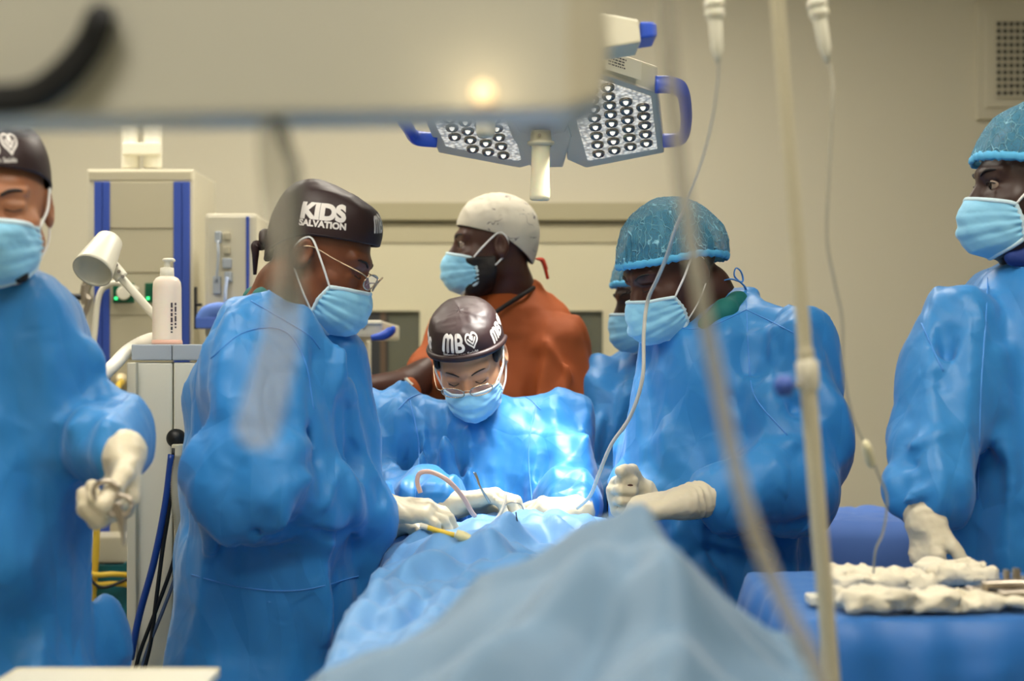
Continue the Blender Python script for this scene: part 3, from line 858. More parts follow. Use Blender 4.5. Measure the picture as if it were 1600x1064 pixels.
def make_person(label, head, torso, arms, neck, skin_m, gown_m=GOWN, gown_name='surgical_gown', gown_lo=.28, noise=.013, seed=0.0,
                creases=(), collar=None, feet=None, short=False, h=.008, lid=0.0, extra=None, vert=.4, shoulder_r=.075, gown_extra=None):
    """arms: dicts pts (shoulder, elbow, wrist), rs, hand parts"""
    HM = head_matrix(*head)
    cx, cy = torso[-1][1], torso[-1][2]
    root = empty('person', (cx, cy, 0), label, 'person')
    zlow = min(k[0] for k in torso)
    ks = [tuple(k) for k in torso] + [(gown_lo, torso[-1][1], torso[-1][2], torso[-1][3] * 1.02, torso[-1][4] * 1.05)]
    cr = crease_fn(creases)
    ls = [a['pts'][0] for a in arms]
    # gown
    def fg(p):
        p = p.astype(np.float32)
        d = loft(p, ks)
        for a in arms:
            pp = [np.array(q, float) for q in a['pts'][:a.get('n', 3)]]; rr = list(a['rs'][:a.get('n', 3)])
            if len(pp) == 3:
                e = pp[1] + (pp[2] - pp[1]) * a.get('send', .92); pp = [pp[0], pp[1], pp[1] + (e - pp[1]) * .8, e]; rr = [rr[0], rr[1], rr[1] * .35 + rr[2] * .65, min(rr[2], .036)]
            d = smin(d, chain(p, pp, rr, .03), .03)
        if gown_extra: d = gown_extra(p, d)
        m = np.abs(d) < .08
        if m.any(): d[m] = d[m] - crumple(p[m], noise * 2.6, seed, vert) - cloth_noise(p[m], .003, seed, .6, 12) + cr(p[m])
        return d
    allp = np.array([[k[1] - k[3], k[2] - k[4], k[0]] for k in ks] + [[k[1] + k[3], k[2] + k[4], k[0]] for k in ks] +
                    [np.array(q) - r for a in arms for q, r in zip(a['pts'], a['rs'])] + [np.array(q) + r for a in arms for q, r in zip(a['pts'], a['rs'])])
    lo = allp.min(0) - .03; hi = allp.max(0) + .03
    zs = np.concatenate([np.arange(gown_lo - .03, .68, .03), np.arange(.68, hi[2], h)])
    V, F = nets(fg, lo, hi, h, zs)
    gown = mk(gown_name, V, F, gown_m, root)
    # body: head, neck, trunk, arms, legs in one surface
    fx, fy = feet if feet else (cx, cy)
    tb = [(k[0], k[1], k[2], k[3] * .62, k[4] * .62) for k in ks if k[0] > .75] + [(.78, ks[-1][1], ks[-1][2], ks[-1][3] * .72, ks[-1][4] * .75)]
    ztop = max(k[0] for k in tb)
    tb = [(k[0] - (.02 if k[0] > ztop - .03 else 0), k[1], k[2], k[3], k[4]) for k in tb]
    hc = HM[1]
    nb, nr = neck
    def fb(p):
        p = p.astype(np.float32)
        d = loft(p, tb)
        d = smin(d, chain(p, nb, nr, .03), .04)
        hd = within(p, hc, .21, lambda q: head_sdf(to_local(HM, q), lid) * HM[2]); d = smin(d, hd, .02)
        for a in arms:
            d = smin(d, chain(p, a['pts'], [.045, .034 if not short else .047, .026 if not short else .033], .02), .02)
            if a.get('hand'): d = smin(d, within(p, a['pts'][-1], .26, lambda q: hand_sdf(q, a['hand'], 0 if short else -.002)), .008)
        for sx in (-1, 1):
            hip = (fx + sx * .075, fy, .86); kn = (fx + sx * .08, fy - .01, .48); an = (fx + sx * .08, fy + .01, .09)
            d = smin(d, chain(p, [hip, kn, an, (fx + sx * .09, fy - .13, .035)], [.085, .055, .038, .032], .02), .02)
        return d
    allb = np.vstack([allp, hc + .15, hc - .15, [[fx - .2, fy - .2, 0]], [[fx + .2, fy + .12, 0]]] +
                     [np.array([a['pts'][-1] - .2, a['pts'][-1] + .2]) for a in arms if a.get('hand')])
    lo = allb.min(0) - .01; hi = allb.max(0) + .02
    zn = hc[2] - .14 * HM[2]
    zmid = min([zn] + ([a['pts'][-1][2] - .1 for a in arms] if short else []))
    zs = np.concatenate([np.arange(-.02, zmid, .016), np.arange(zmid, hc[2] + .16, .0038)])
    V, F = nets(fb, lo, hi, .0042, zs)
    body = mk('body', V, F, skin_m, root)
    # shoes
    for sx in (-1, 1):
        a = (fx + sx * .08, fy + .02, .05); b = (fx + sx * .095, fy - .16, .035)
        V, F = nets(lambda p: smax(chain(p.astype(np.float32), [a, b], [.052, .045], .02), -p[:, 2] + .001, .004), np.array(b) - .1, np.array(a) + .1 + np.array([.06, .03, 0]), .012)
        mk('shoe', V, F, SHOE, root)
    # gloves
    if not short:
        for a in arms:
            if not a.get('hand'): continue
            w = np.array(a['pts'][-1]); el = np.array(a['pts'][-2]); dr = el - w; dr /= np.linalg.norm(dr); cl = a.get('cuff', .085)
            def fgl(p):
                p = p.astype(np.float32)
                d = hand_sdf(p, a['hand'], .0008)
                d = smin(d, chain(p, [w + dr * -.01, w + dr * cl * .35, w + dr * cl], [.027, .0315, a.get('cuff_r', .040)], .01), .02)
                q = p - w.astype(np.float32); s = q @ dr.astype(np.float32)
                m = np.abs(d) < .02
                if m.any():
                    wr = .0016 * np.sin(s[m] * 420 + 6 * vnoise(p[m] * 30)) * np.exp(-((s[m] - cl * .3) / .02) ** 2)
                    d[m] += wr - cloth_noise(p[m], .0028, 1.1, 1.0, 22)
                return smax(d, s - cl, .002)
            pts = np.array([q for s_ in a['hand'][1] for q in (s_[1], s_[2])] + [w, w + dr * cl]); 
            V, F = nets(fgl, pts.min(0) - .06, pts.max(0) + .06, .0028)
            gl = mk('glove', V, F, GLOVE, root)
            c = w + dr * (cl - .001); ux = np.cross(dr, [0, 0, 1.0]); ux /= np.linalg.norm(ux); uy = np.cross(dr, ux); r = a.get('cuff_r', .040) + .0005
            V, F = sweep([c + r * (math.cos(t) * ux + math.sin(t) * uy) for t in np.linspace(0, 2 * math.pi, 24, endpoint=False)], .0016, 6, smooth=False, closed=True)
            mk('cuff_bead', V, F, GLOVE, gl)
    if collar:
        cm, cp, cr_ = collar
        lo = np.array(cp).min(0) - max(cr_) - .02; hi = np.array(cp).max(0) + max(cr_) + .02
        V, F = nets(lambda p: chain(p.astype(np.float32), cp, cr_, .02) - cloth_noise(p.astype(np.float32), .004, seed, .8, 12), lo, hi, .006)
        mk('scrub_collar', V, F, cm, root)
    return root, body, gown, HM
def A(*a): return tuple(float(x) for x in a)
def hp(HMloc, *a): return to_world(HMloc, np.array([a]))[0]

# ---- centre: seated/bent surgeon, brown MB cap, facing the camera
def centre_surgeon():
    head = (P(734, 560, 3.16), -3, 38, -8, .95); HM = head_matrix(*head)
    torso = [K(690, 790, 612, 3.26, .07), K(645, 840, 636, 3.27, .10), K(612, 868, 668, 3.27, .13), K(606, 870, 730, 3.25, .14), K(622, 860, 820, 3.24, .15), K(630, 860, 1000, 3.26, .15)]
    wr = P(700, 789, 2.92); wl = P(905, 800, 2.97)
    hr = hand_parts(wr, (1, -.12, .22), (.25, -.1, -1), 1, [(28, 38, 20), (30, 40, 22), (34, 42, 25), (38, 45, 28)], thumb=(25, 10), s=1.12)
    hl = hand_parts(wl, (-.8, -.45, .12), (-.3, .35, -.8), -1, [(55, 70, 40), (60, 72, 40), (62, 75, 45), (60, 70, 40)], thumb=(35, 25), s=.95)
    arms = [dict(pts=[P(628, 672, 3.25), P(600, 785, 3.18), wr], rs=[.082, .082, .052], hand=hr, cuff=.075, cuff_r=.036),
            dict(pts=[P(848, 672, 3.25), P(888, 792, 3.12), P(885, 815, 3.08), wl], n=3, rs=[.082, .08, .05, .03], hand=hl, cuff=.05, cuff_r=.036)]
    arms[1]['pts'] = [P(848, 672, 3.25), P(886, 785, 3.18), wl]
    arms[1]['rs'] = [.082, .08, .048]
    nb = [hp(HM, 0, .03, -.0540), P(737, 622, 3.27)]
    Y = 3.12
    cr = [(P(690, 632, Y), P(700, 700, Y), .02, .0189), (P(700, 700, Y), P(720, 830, Y - .02), .018, .0162), (P(672, 640, Y), P(655, 730, Y), .014, .0162),
          (P(655, 730, Y), P(650, 800, Y), .018, .0189), (P(800, 625, Y), P(835, 700, Y), .016, .0175), (P(835, 700, Y), P(838, 800, Y), .018, .0203),
          (P(715, 655, Y), P(745, 740, Y), .009, -.0108), (P(648, 690, Y), P(630, 760, Y), .012, -.0189), (P(850, 720, Y), P(835, 800, Y), .012, -.0189),
          (P(610, 640, Y), P(650, 625, Y), .008, .0081), (P(585, 720, 3.08), P(640, 780, 3.08), .012, .0135), (P(900, 700, 3.08), P(845, 770, 3.08), .012, .0135),
          (P(780, 640, Y), P(810, 760, Y), .012, .0135), (P(590, 770, 3.04), P(650, 745, 3.04), .012, .0135)]
    root, body, gown, HM = make_person('person in brown MB cap and wire glasses bending over the operating field, facing the camera', head, torso, arms,
                                       (nb, [.052, .058]), SK_C, seed=2.0, creases=cr, lid=1.0, h=.0065)
    cap, fn, zb = make_cap('scrub', HM, root)
    mb_print(HM, fn, .03, .087, cap, 0.0, .031, 1.3)
    kids_print(HM, fn, -1.38, .07, cap, .0, 1.0); mbx = mb_logo(.03); wrap_text(shift(mbx, 0, 0), HM, fn, 1.0, .068, 0, cap)
    th = np.linspace(-1.9, 1.9, 50); pts = fn(th, zb(th) + .006, .004)
    V, F = sweep(to_world(HM, pts), [.004, .007, .0075, .007, .004], 8, smooth=False, flat=1.1); mk('brim', V, F, CAPBROWN, cap)
    make_mask(HM, root, seed=4.0, bulge=.002)
    make_glasses(HM, root, z=-.006, y=-.119, pant=8, wide=1.06)
    make_brows(HM, root, th=.0011); make_eyes(HM, root, closed=True)
    # hair at the temples
    for sx in (-1, 1):
        V, F = nets(lambda p: ell(to_local(HM, p.astype(np.float32)), (sx * .069, -.022, .028), (.009, .030, .022)) - cloth_noise(p.astype(np.float32), .002, 0, 1, 30), hp(HM, sx * .069, -.022, .028) - .05, hp(HM, sx * .069, -.022, .028) + .05, .003)
        mk('hair', V, F, HAIR, root)
    seam(gown, [[(622, 640), (640, 622), (665, 614), (686, 612)], [(845, 640), (825, 622), (800, 614)], [(640, 625), (655, 700), (648, 790)], [(838, 628), (826, 700), (832, 790)]])
    return root
centre_surgeon()

# ---- left: profile to the right, KIDS SALVATION cap
def left_surgeon():
    head = (P(501, 401, 2.64), 84, 26, 0, .985); HM = head_matrix(*head)
    torso = [K(372, 452, 462, 2.70, .09), K(345, 500, 490, 2.70, .15), K(316, 535, 540, 2.70, .19), K(298, 552, 600, 2.70, .20), K(292, 572, 680, 2.70, .19),
             K(290, 590, 790, 2.70, .18), K(283, 575, 900, 2.70, .19), K(280, 560, 1064, 2.70, .2)]
    w = P(598, 797, 2.70); w2 = P(610, 815, 2.84)
    h1 = hand_parts(w, (1, .0, -.02), (0, .3, -1), 1, [(25, 35, 25), (28, 38, 25), (30, 40, 28), (34, 42, 30)], thumb=(25, 10))
    h2 = hand_parts(w2, (1, -.1, -.1), (0, -.3, -1), -1, [(35, 40, 25)] * 4, thumb=(30, 10), s=.9)
    arms = [dict(pts=[P(408, 560, 2.56), P(400, 765, 2.47), w], rs=[.098, .092, .047], hand=h1, cuff=.02, cuff_r=.033),
            dict(pts=[P(450, 550, 2.82), P(500, 745, 2.87), w2], rs=[.085, .08, .05], hand=h2, cuff=.03, cuff_r=.033)]
    Y = 2.5
    cr = [(P(455, 640, Y), P(480, 720, Y), .02, -.0270), (P(480, 560, 2.52), P(470, 690, 2.48), .014, -.0216), (P(440, 705, 2.42), P(560, 680, 2.5), .022, .0216),
          (P(420, 780, 2.38), P(520, 730, 2.44), .016, .0189), (P(400, 825, 2.4), P(590, 838, 2.6), .012, -.0189), (P(340, 640, 2.46), P(370, 800, 2.42), .018, -.0216),
          (P(545, 600, 2.6), P(585, 740, 2.62), .018, .0189), (P(515, 620, 2.58), P(540, 720, 2.58), .014, .0162), (P(560, 640, 2.6), P(595, 780, 2.62), .012, -.0162),
          (P(300, 900, 2.5), P(420, 940, 2.5), .012, .0216), (P(420, 940, 2.5), P(560, 905, 2.52), .012, .0243), (P(300, 915, 2.5), P(540, 955, 2.5), .02, -.0162),
          (P(330, 520, 2.55), P(310, 700, 2.55), .02, .0162), (P(350, 700, 2.5), P(330, 860, 2.5), .02, .0189), (P(480, 640, 2.5), P(430, 700, 2.45), .014, .0189),
          (P(570, 745, 2.58), P(555, 800, 2.58), .010, .0121), (P(540, 720, 2.5), P(510, 800, 2.46), .012, .0135)]
    root, body, gown, HM = make_person('person in brown KIDS SALVATION cap, in profile at the left of the table', head, torso, arms,
                                       ([hp(HM, 0, .03, -.0607), P(447, 455, 2.69), P(436, 490, 2.7)], [.052, .054, .07]), SK_M, seed=5.0, creases=cr, h=.0065,
                                       collar=(SCRUB_G, [P(470, 492, 2.60), P(415, 468, 2.64), P(400, 464, 2.72)], [.016, .021, .022]), noise=.015)
    cap, fn, zb = make_cap('scrub', HM, root)
    kids_print(HM, fn, -1.5, .066, cap, .36, 1.08)
    mb = mb_logo(.026); wrap_text(mb, HM, fn, -.42, .085, .2, cap)
    tie = [hp(HM, -.01, .100, -.0), hp(HM, -.02, .113, -.004), hp(HM, -.03, .106, -.02), hp(HM, -.02, .102, -.03), hp(HM, -.03, .113, -.034), hp(HM, -.03, .106, -.05), hp(HM, -.02, .094, -.0837)]
    V, F = sweep(tie, [.006, .010, .008, .006, .011, .008, .004], 8, flat=.6); mk('tie_knot', V, F, CAPBROWN, cap)
    make_mask(HM, root, seed=1.0, drop=-.006, bulge=.004)
    make_glasses(HM, root, z=-.001, y=-.118)
    make_brows(HM, root); make_eyes(HM, root, closed=True)
    seam(gown, [[(392, 470), (430, 492), (480, 522), (500, 545)], [(330, 560), (380, 520), (440, 515), (475, 560), (490, 640)], [(300, 898), (380, 918), (470, 922), (560, 900)]])
    return root
left_surgeon()

# ---- back: rust scrubs, white cap, profile to the left
def back_man():
    head = (P(770, 384, 3.72), -84, 2, 0, 1.05); HM = head_matrix(*head)
    torso = [K(752, 846, 452, 3.78, .08), K(738, 880, 482, 3.78, .14), K(706, 902, 520, 3.78, .17), K(688, 908, 570, 3.78, .17), K(690, 888, 660, 3.78, .16), K(690, 885, 900, 3.78, .17)]
    w = P(556, 612, 3.46)
    h1 = hand_parts(w, (-1, .1, .0), (0, .2, -1), -1, [(20, 25, 15)] * 4)
    w2 = P(878, 700, 3.4)
    arms = [dict(pts=[P(722, 545, 3.76), P(640, 604, 3.62), w], rs=[.092, .058, .04], n=2, hand=h1),
            dict(pts=[P(862, 545, 3.68), P(872, 632, 3.64), P(862, 720, 3.5)], rs=[.098, .088, .05], n=2, hand=hand_parts(P(862, 720, 3.5), (-.5, -.5, -.5), (0, 1, -.5), 1, [(20, 25, 15)] * 4))]
    Y = 3.6
    cr = [(P(735, 520, Y), P(690, 600, Y), .02, .0189), (P(838, 560, Y), P(830, 680, Y), .02, -.0378), (P(890, 540, 3.55), P(880, 640, 3.55), .016, .0162),
          (P(850, 530, 3.58), P(905, 600, 3.55), .014, .0135), (P(760, 520, Y), P(740, 640, Y), .02, .0162), (P(800, 500, Y), P(870, 490, Y), .01, .0081),
          (P(845, 560, 3.56), P(865, 640, 3.54), .012, .0162)]
    root, body, gown, HM = make_person('person in rust orange scrubs and white cap standing behind, looking left', head, torso, arms,
                                       ([hp(HM, 0, .03, -.0540), P(795, 452, 3.76), P(800, 480, 3.78)], [.058, .062, .075]), SK_D, gown_m=SCRUB_O, gown_name='scrub_top', seed=8.0, creases=cr,
                                       short=True, gown_lo=.55, noise=.012)
    # black collar trim
    pts = [P(742, 506, 3.625), P(765, 494, 3.625), P(795, 474, 3.64), P(825, 455, 3.68), P(836, 448, 3.74)]
    V, F = sweep(pts, .0045, 8, flat=1.3); mk('collar_trim', V, F, SCRUB_TRIM, root)
    cap, fn, zb = make_cap('tie', HM, root)
    for k, (dx, dz) in enumerate(((-.01, -.02), (.01, -.045))):
        V, F = sweep([hp(HM, -.005, .108, -.035), hp(HM, dx - .02, .126, -.03 + dz * .3), hp(HM, dx - .03, .138, -.04 + dz)], [.004, .009, .006], 8, flat=.5); mk('cap_tie', V, F, TIE_RED, cap)
    V, F = sweep([fn(np.array([-1.02]), np.array([.038]), .002)[0], fn(np.array([-.9]), np.array([.041]), .002)[0]] , .004, 6, smooth=False); mk('cap_motif', to_world(HM, V), F, TIE_RED, cap)
    make_mask(HM, root, seed=2.2, bulge=.004)
    make_brows(HM, root); make_eyes(HM, root)
    # beard along the jaw
    V, F = nets(lambda p: (lambda q: smax(smax(head_sdf(q) - .005, q[:, 2] + .03, .01), smax(-(q[:, 1] + .075), q[:, 1] - .0, .006), .006))(to_local(HM, p.astype(np.float32))) - cloth_noise(p.astype(np.float32), .002, 0, 1, 40),
                hp(HM, 0, -.02, -.06) - .15, hp(HM, 0, -.02, -.06) + .15, .0042)
    mk('beard', V, F, HAIR, root)
    return root
back_man()

# ---- right: blue bouffant, looking down left
def right_surgeon():
    head = (P(1048, 424, 2.93), -62, 26, 0, 1.03); HM = head_matrix(*head)
    torso = [K(1078, 1170, 468, 3.0, .08), K(1050, 1205, 488, 3.0, .14), K(1018, 1240, 525, 3.0, .19), K(996, 1256, 590, 3.0, .2), K(982, 1262, 700, 2.99, .2),
             K(972, 1258, 800, 2.99, .19), K(975, 1262, 900, 2.99, .19), K(980, 1275, 1064, 3.0, .2)]
    w = P(1072, 785, 2.66); w2 = P(1012, 782, 2.84)
    h1 = hand_parts(w, (-1, .02, -.1350), (-.1, .25, -1), -1, [(48, 60, 35), (50, 62, 35), (52, 64, 40), (52, 62, 40)], thumb=(22, 12), s=1.08)
    h2 = hand_parts(w2, (-.8, -.55, .15), (.45, -.85, .1), 1, [(70, 95, 50), (72, 95, 50), (74, 95, 50), (76, 92, 50)], thumb=(34, 42), s=1.0)
    arms = [dict(pts=[P(1225, 545, 2.88), P(1255, 745, 2.77), w], rs=[.094, .082, .044], hand=h1, cuff=.078, cuff_r=.040, send=.78),
            dict(pts=[P(1055, 555, 3.08), P(1040, 750, 3.12), w2], rs=[.08, .075, .045], hand=h2, cuff=.03, cuff_r=.032)]
    Y = 2.8
    cr = [(P(1165, 490, Y), P(1170, 600, 2.79), .007, .0095), (P(1170, 600, 2.79), P(1240, 710, 2.74), .014, .0189), (P(1090, 520, Y), P(1170, 720, Y), .016, .0162),
          (P(1040, 540, Y), P(1000, 760, Y), .02, .0162), (P(1180, 700, Y), P(1240, 640, 2.76), .02, -.0270), (P(1140, 740, 2.7), P(1240, 690, 2.7), .012, .0162),
          (P(1020, 600, Y), P(1005, 720, Y), .010, -.0162), (P(1140, 620, Y), P(1190, 720, Y), .014, -.0189), (P(1240, 600, 2.76), P(1290, 660, 2.76), .012, .0121),
          (P(1130, 840, 2.68), P(1270, 810, 2.72), .014, -.0162), (P(1060, 830, Y), P(1250, 880, Y), .012, .0135), (P(1255, 850, Y), P(1225, 960, Y), .012, -.0270),
          (P(1120, 770, 2.62), P(1180, 790, 2.62), .008, .0108), (P(1190, 500, 2.8), P(1260, 560, 2.8), .012, .0108), (P(1230, 480, 2.84), P(1200, 560, 2.78), .009, .0095)]
    root, body, gown, HM = make_person('person in light blue bouffant cap, gloved fists together, right of the operating table', head, torso, arms,
                                       ([hp(HM, 0, .022, -.0675), P(1100, 455, 2.97), P(1116, 495, 3.0)], [.048, .052, .07]), SK_D, seed=11.0, creases=cr, h=.0065, noise=.014,
                                       collar=(SCRUB_G, [P(1102, 506, 2.87), P(1132, 488, 2.88), P(1152, 472, 2.93)], [.014, .022, .022]))
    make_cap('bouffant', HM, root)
    make_mask(HM, root, seed=6.0, bulge=.01)
    make_brows(HM, root); make_eyes(HM, root, closed=True)
    V, F = nets(lambda p: (lambda q: smax(smax(head_sdf(q) - .003, -(q[:, 2] + .02), .01), -np.maximum(q[:, 1] - .028, q[:, 2] - .05), .006))(to_local(HM, p.astype(np.float32))) - cloth_noise(p.astype(np.float32), .0015, 0, 1, 40),
                HM[1] - .16, HM[1] + .16, .0042); mk('hair', V, F, HAIR, root)
    t1 = [P(1125, 440, 2.93), P(1142, 436, 2.93), P(1160, 440, 2.93), P(1158, 425, 2.93), P(1150, 419, 2.93), P(1148, 432, 2.93), P(1163, 447, 2.93), P(1166, 458, 2.95)]
    V, F = sweep(t1, [.002, .005, .006, .005, .004, .005, .005, .003], 8, flat=.35); mk('neck_tie', V, F, GOWN_EDGE, gown)
    seam(gown, [[(1064, 512), (1085, 514), (1120, 506), (1166, 484)], [(1166, 470), (1170, 560), (1180, 620), (1230, 680)], [(1166, 484), (1200, 500), (1240, 520)]])
    b = [P(1085, 512, 2.83), P(1120, 500, 2.80), P(1150, 488, 2.82), P(1165, 478, 2.88)]
    return root
right_surgeon()

# ---- person half hidden behind the right surgeon
def hidden_assistant():
    head = (P(1022, 464, 3.6), -72, 14, 0, 1.04); HM = head_matrix(*head)
    torso = [K(975, 1052, 548, 3.7, .07), K(948, 1070, 568, 3.7, .12), K(922, 1090, 610, 3.7, .16), K(905, 1090, 690, 3.7, .16), K(900, 1085, 850, 3.7, .16), K(900, 1085, 1000, 3.7, .17)]
    w = P(985, 790, 3.42)
    arms = [dict(pts=[P(945, 610, 3.64), P(932, 740, 3.58), w], rs=[.078, .074, .045], hand=hand_parts(w, (.6, -.6, 0), (0, 0, -1), 1, [(30, 40, 30)] * 4), cuff=.03, cuff_r=.032)]
    cr = [(P(925, 590, 3.54), P(905, 680, 3.54), .016, .0162), (P(960, 600, 3.54), P(945, 720, 3.5), .014, -.0243), (P(975, 560, 3.56), P(985, 700, 3.54), .014, .0162)]
    root, body, gown, HM = make_person('masked person mostly hidden behind the surgeon whose gloved fists are together', head, torso, arms,
                                       ([hp(HM, 0, .03, -.0540), P(1022, 545, 3.68)], [.055, .06]), SK_K, seed=14.0, creases=cr, h=.009)
    make_cap('bouffant', HM, root); make_mask(HM, root, seed=9.0, bulge=.01); make_brows(HM, root)
    return root
hidden_assistant()

# ---- right edge
def right_edge():
    head = (P(1613, 290, 2.62), -88, 4, 0, 1.08); HM = head_matrix(*head)
    torso = [K(1572, 1690, 402, 2.66, .08), K(1534, 1730, 424, 2.66, .14), K(1496, 1770, 462, 2.66, .18), K(1478, 1780, 540, 2.66, .19), K(1470, 1780, 720, 2.66, .18), K(1462, 1785, 900, 2.66, .17), K(1462, 1790, 1064, 2.68, .18)]
    w = P(1444, 808, 2.40)
    h1 = hand_parts(w, (-.04, -.42, -.95), (.8, .55, -.2), 1, [(40, 30, 15), (16, 24, 14), (20, 30, 20), (30, 36, 24)], thumb=(24, 4), s=.86, spread=1.8)
    arms = [dict(pts=[P(1518, 508, 2.58), P(1448, 690, 2.50), w], rs=[.084, .070, .050], hand=h1, cuff=.035, cuff_r=.036, send=.86)]
    Y = 2.5
    cr = [(P(1535, 415, Y), P(1530, 700, Y), .01, .0108), (P(1450, 530, 2.45), P(1475, 600, 2.45), .012, -.0189), (P(1478, 520, Y), P(1482, 800, Y), .014, -.0297),
          (P(1400, 700, 2.42), P(1470, 680, 2.42), .012, .0162), (P(1405, 720, 2.42), P(1460, 740, 2.42), .012, -.0162), (P(1430, 770, 2.38), P(1460, 760, 2.38), .010, .0135),
          (P(1400, 790, 2.38), P(1440, 770, 2.38), .010, .0135), (P(1530, 500, Y), P(1535, 600, Y), .01, .0108), (P(1500, 620, Y), P(1560, 700, Y), .02, .0108),
          (P(1560, 560, Y), P(1590, 780, 2.46), .03, .0189), (P(1520, 430, 2.52), P(1440, 510, 2.48), .012, .0108)]
    root, body, gown, HM = make_person('person in bouffant cap at the right edge, gloved hand reaching down to the gauze', head, torso, arms,
                                       ([hp(HM, 0, .035, -.0540), P(1625, 405, 2.65), P(1628, 430, 2.66)], [.06, .064, .075]), SK_K, seed=17.0, creases=cr, noise=.011, vert=.25, h=.0065,
                                       collar=(SCRUB_NAVY, [P(1584, 402, 2.58), P(1622, 400, 2.58), P(1660, 404, 2.66)], [.014, .02, .02]))
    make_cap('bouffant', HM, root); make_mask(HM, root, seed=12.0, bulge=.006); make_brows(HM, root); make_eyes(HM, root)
    seam(gown, [[(1560, 400), (1575, 412), (1600, 420)], [(1545, 405), (1540, 500), (1532, 620), (1528, 780)], [(1440, 505), (1455, 540), (1474, 580)]])
    return root
right_edge()

# ---- left edge, out of focus
def left_edge():
    head = (P(-6, 324, 2.12), 16, 8, -4, .93); HM = head_matrix(*head)
    torso = [K(-95, 45, 412, 2.2, .08), K(-190, 80, 428, 2.2, .13), K(-270, 112, 470, 2.2, .15), K(-290, 128, 560, 2.2, .16), K(-290, 122, 680, 2.2, .15), K(-280, 108, 790, 2.2, .14), K(-285, 128, 900, 2.2, .15), K(-300, 158, 1064, 2.2, .17)]
    w = P(192, 708, 2.04)
    h1 = hand_parts(w, (.12, -.5, -.85), (-.75, -.5, .15), -1, [(58, 66, 40), (60, 68, 40), (62, 70, 40), (64, 70, 42)], thumb=(34, 25), s=1.04)
    arms = [dict(pts=[P(82, 500, 2.26), P(118, 690, 2.36), w], rs=[.07, .064, .042], hand=h1, cuff=.03, cuff_r=.034)]
    Y = 2.06
    cr = [(P(0, 640, Y), P(110, 632, Y), .014, -.0162), (P(0, 660, Y), P(90, 665, Y), .02, .0135), (P(60, 900, Y), P(0, 970, Y), .02, -.0189), (P(70, 450, Y), P(90, 560, Y), .02, .0162),
          (P(40, 700, Y), P(60, 860, Y), .02, .0135)]
    bun = P(168, 1010, 2.34)
    root, body, gown, HM = make_person('blurred person in brown cap at the left edge holding scissors in a gloved hand', head, torso, arms,
                                       ([hp(HM, 0, .035, -.0540), P(-20, 405, 2.18), P(-22, 440, 2.2)], [.05, .054, .065]), SK_L, seed=20.0, creases=cr, noise=.011, h=.008, lid=1.0, gown_extra=lambda p, d: smin(d, ell(p, bun, (.045, .09, .085)), .03),
                                       collar=(HAIR, [P(18, 400, 2.10), P(28, 420, 2.07), P(36, 434, 2.07)], [.005, .006, .007]))
    cap, fn, zb = make_cap('scrub', HM, root); mb_print(HM, fn, .12, .082, cap, .0, .034); kids_print(HM, fn, -1.4, .075, cap)
    make_mask(HM, root, seed=15.0); make_brows(HM, root); make_eyes(HM, root, closed=True)
    return root
left_edge()
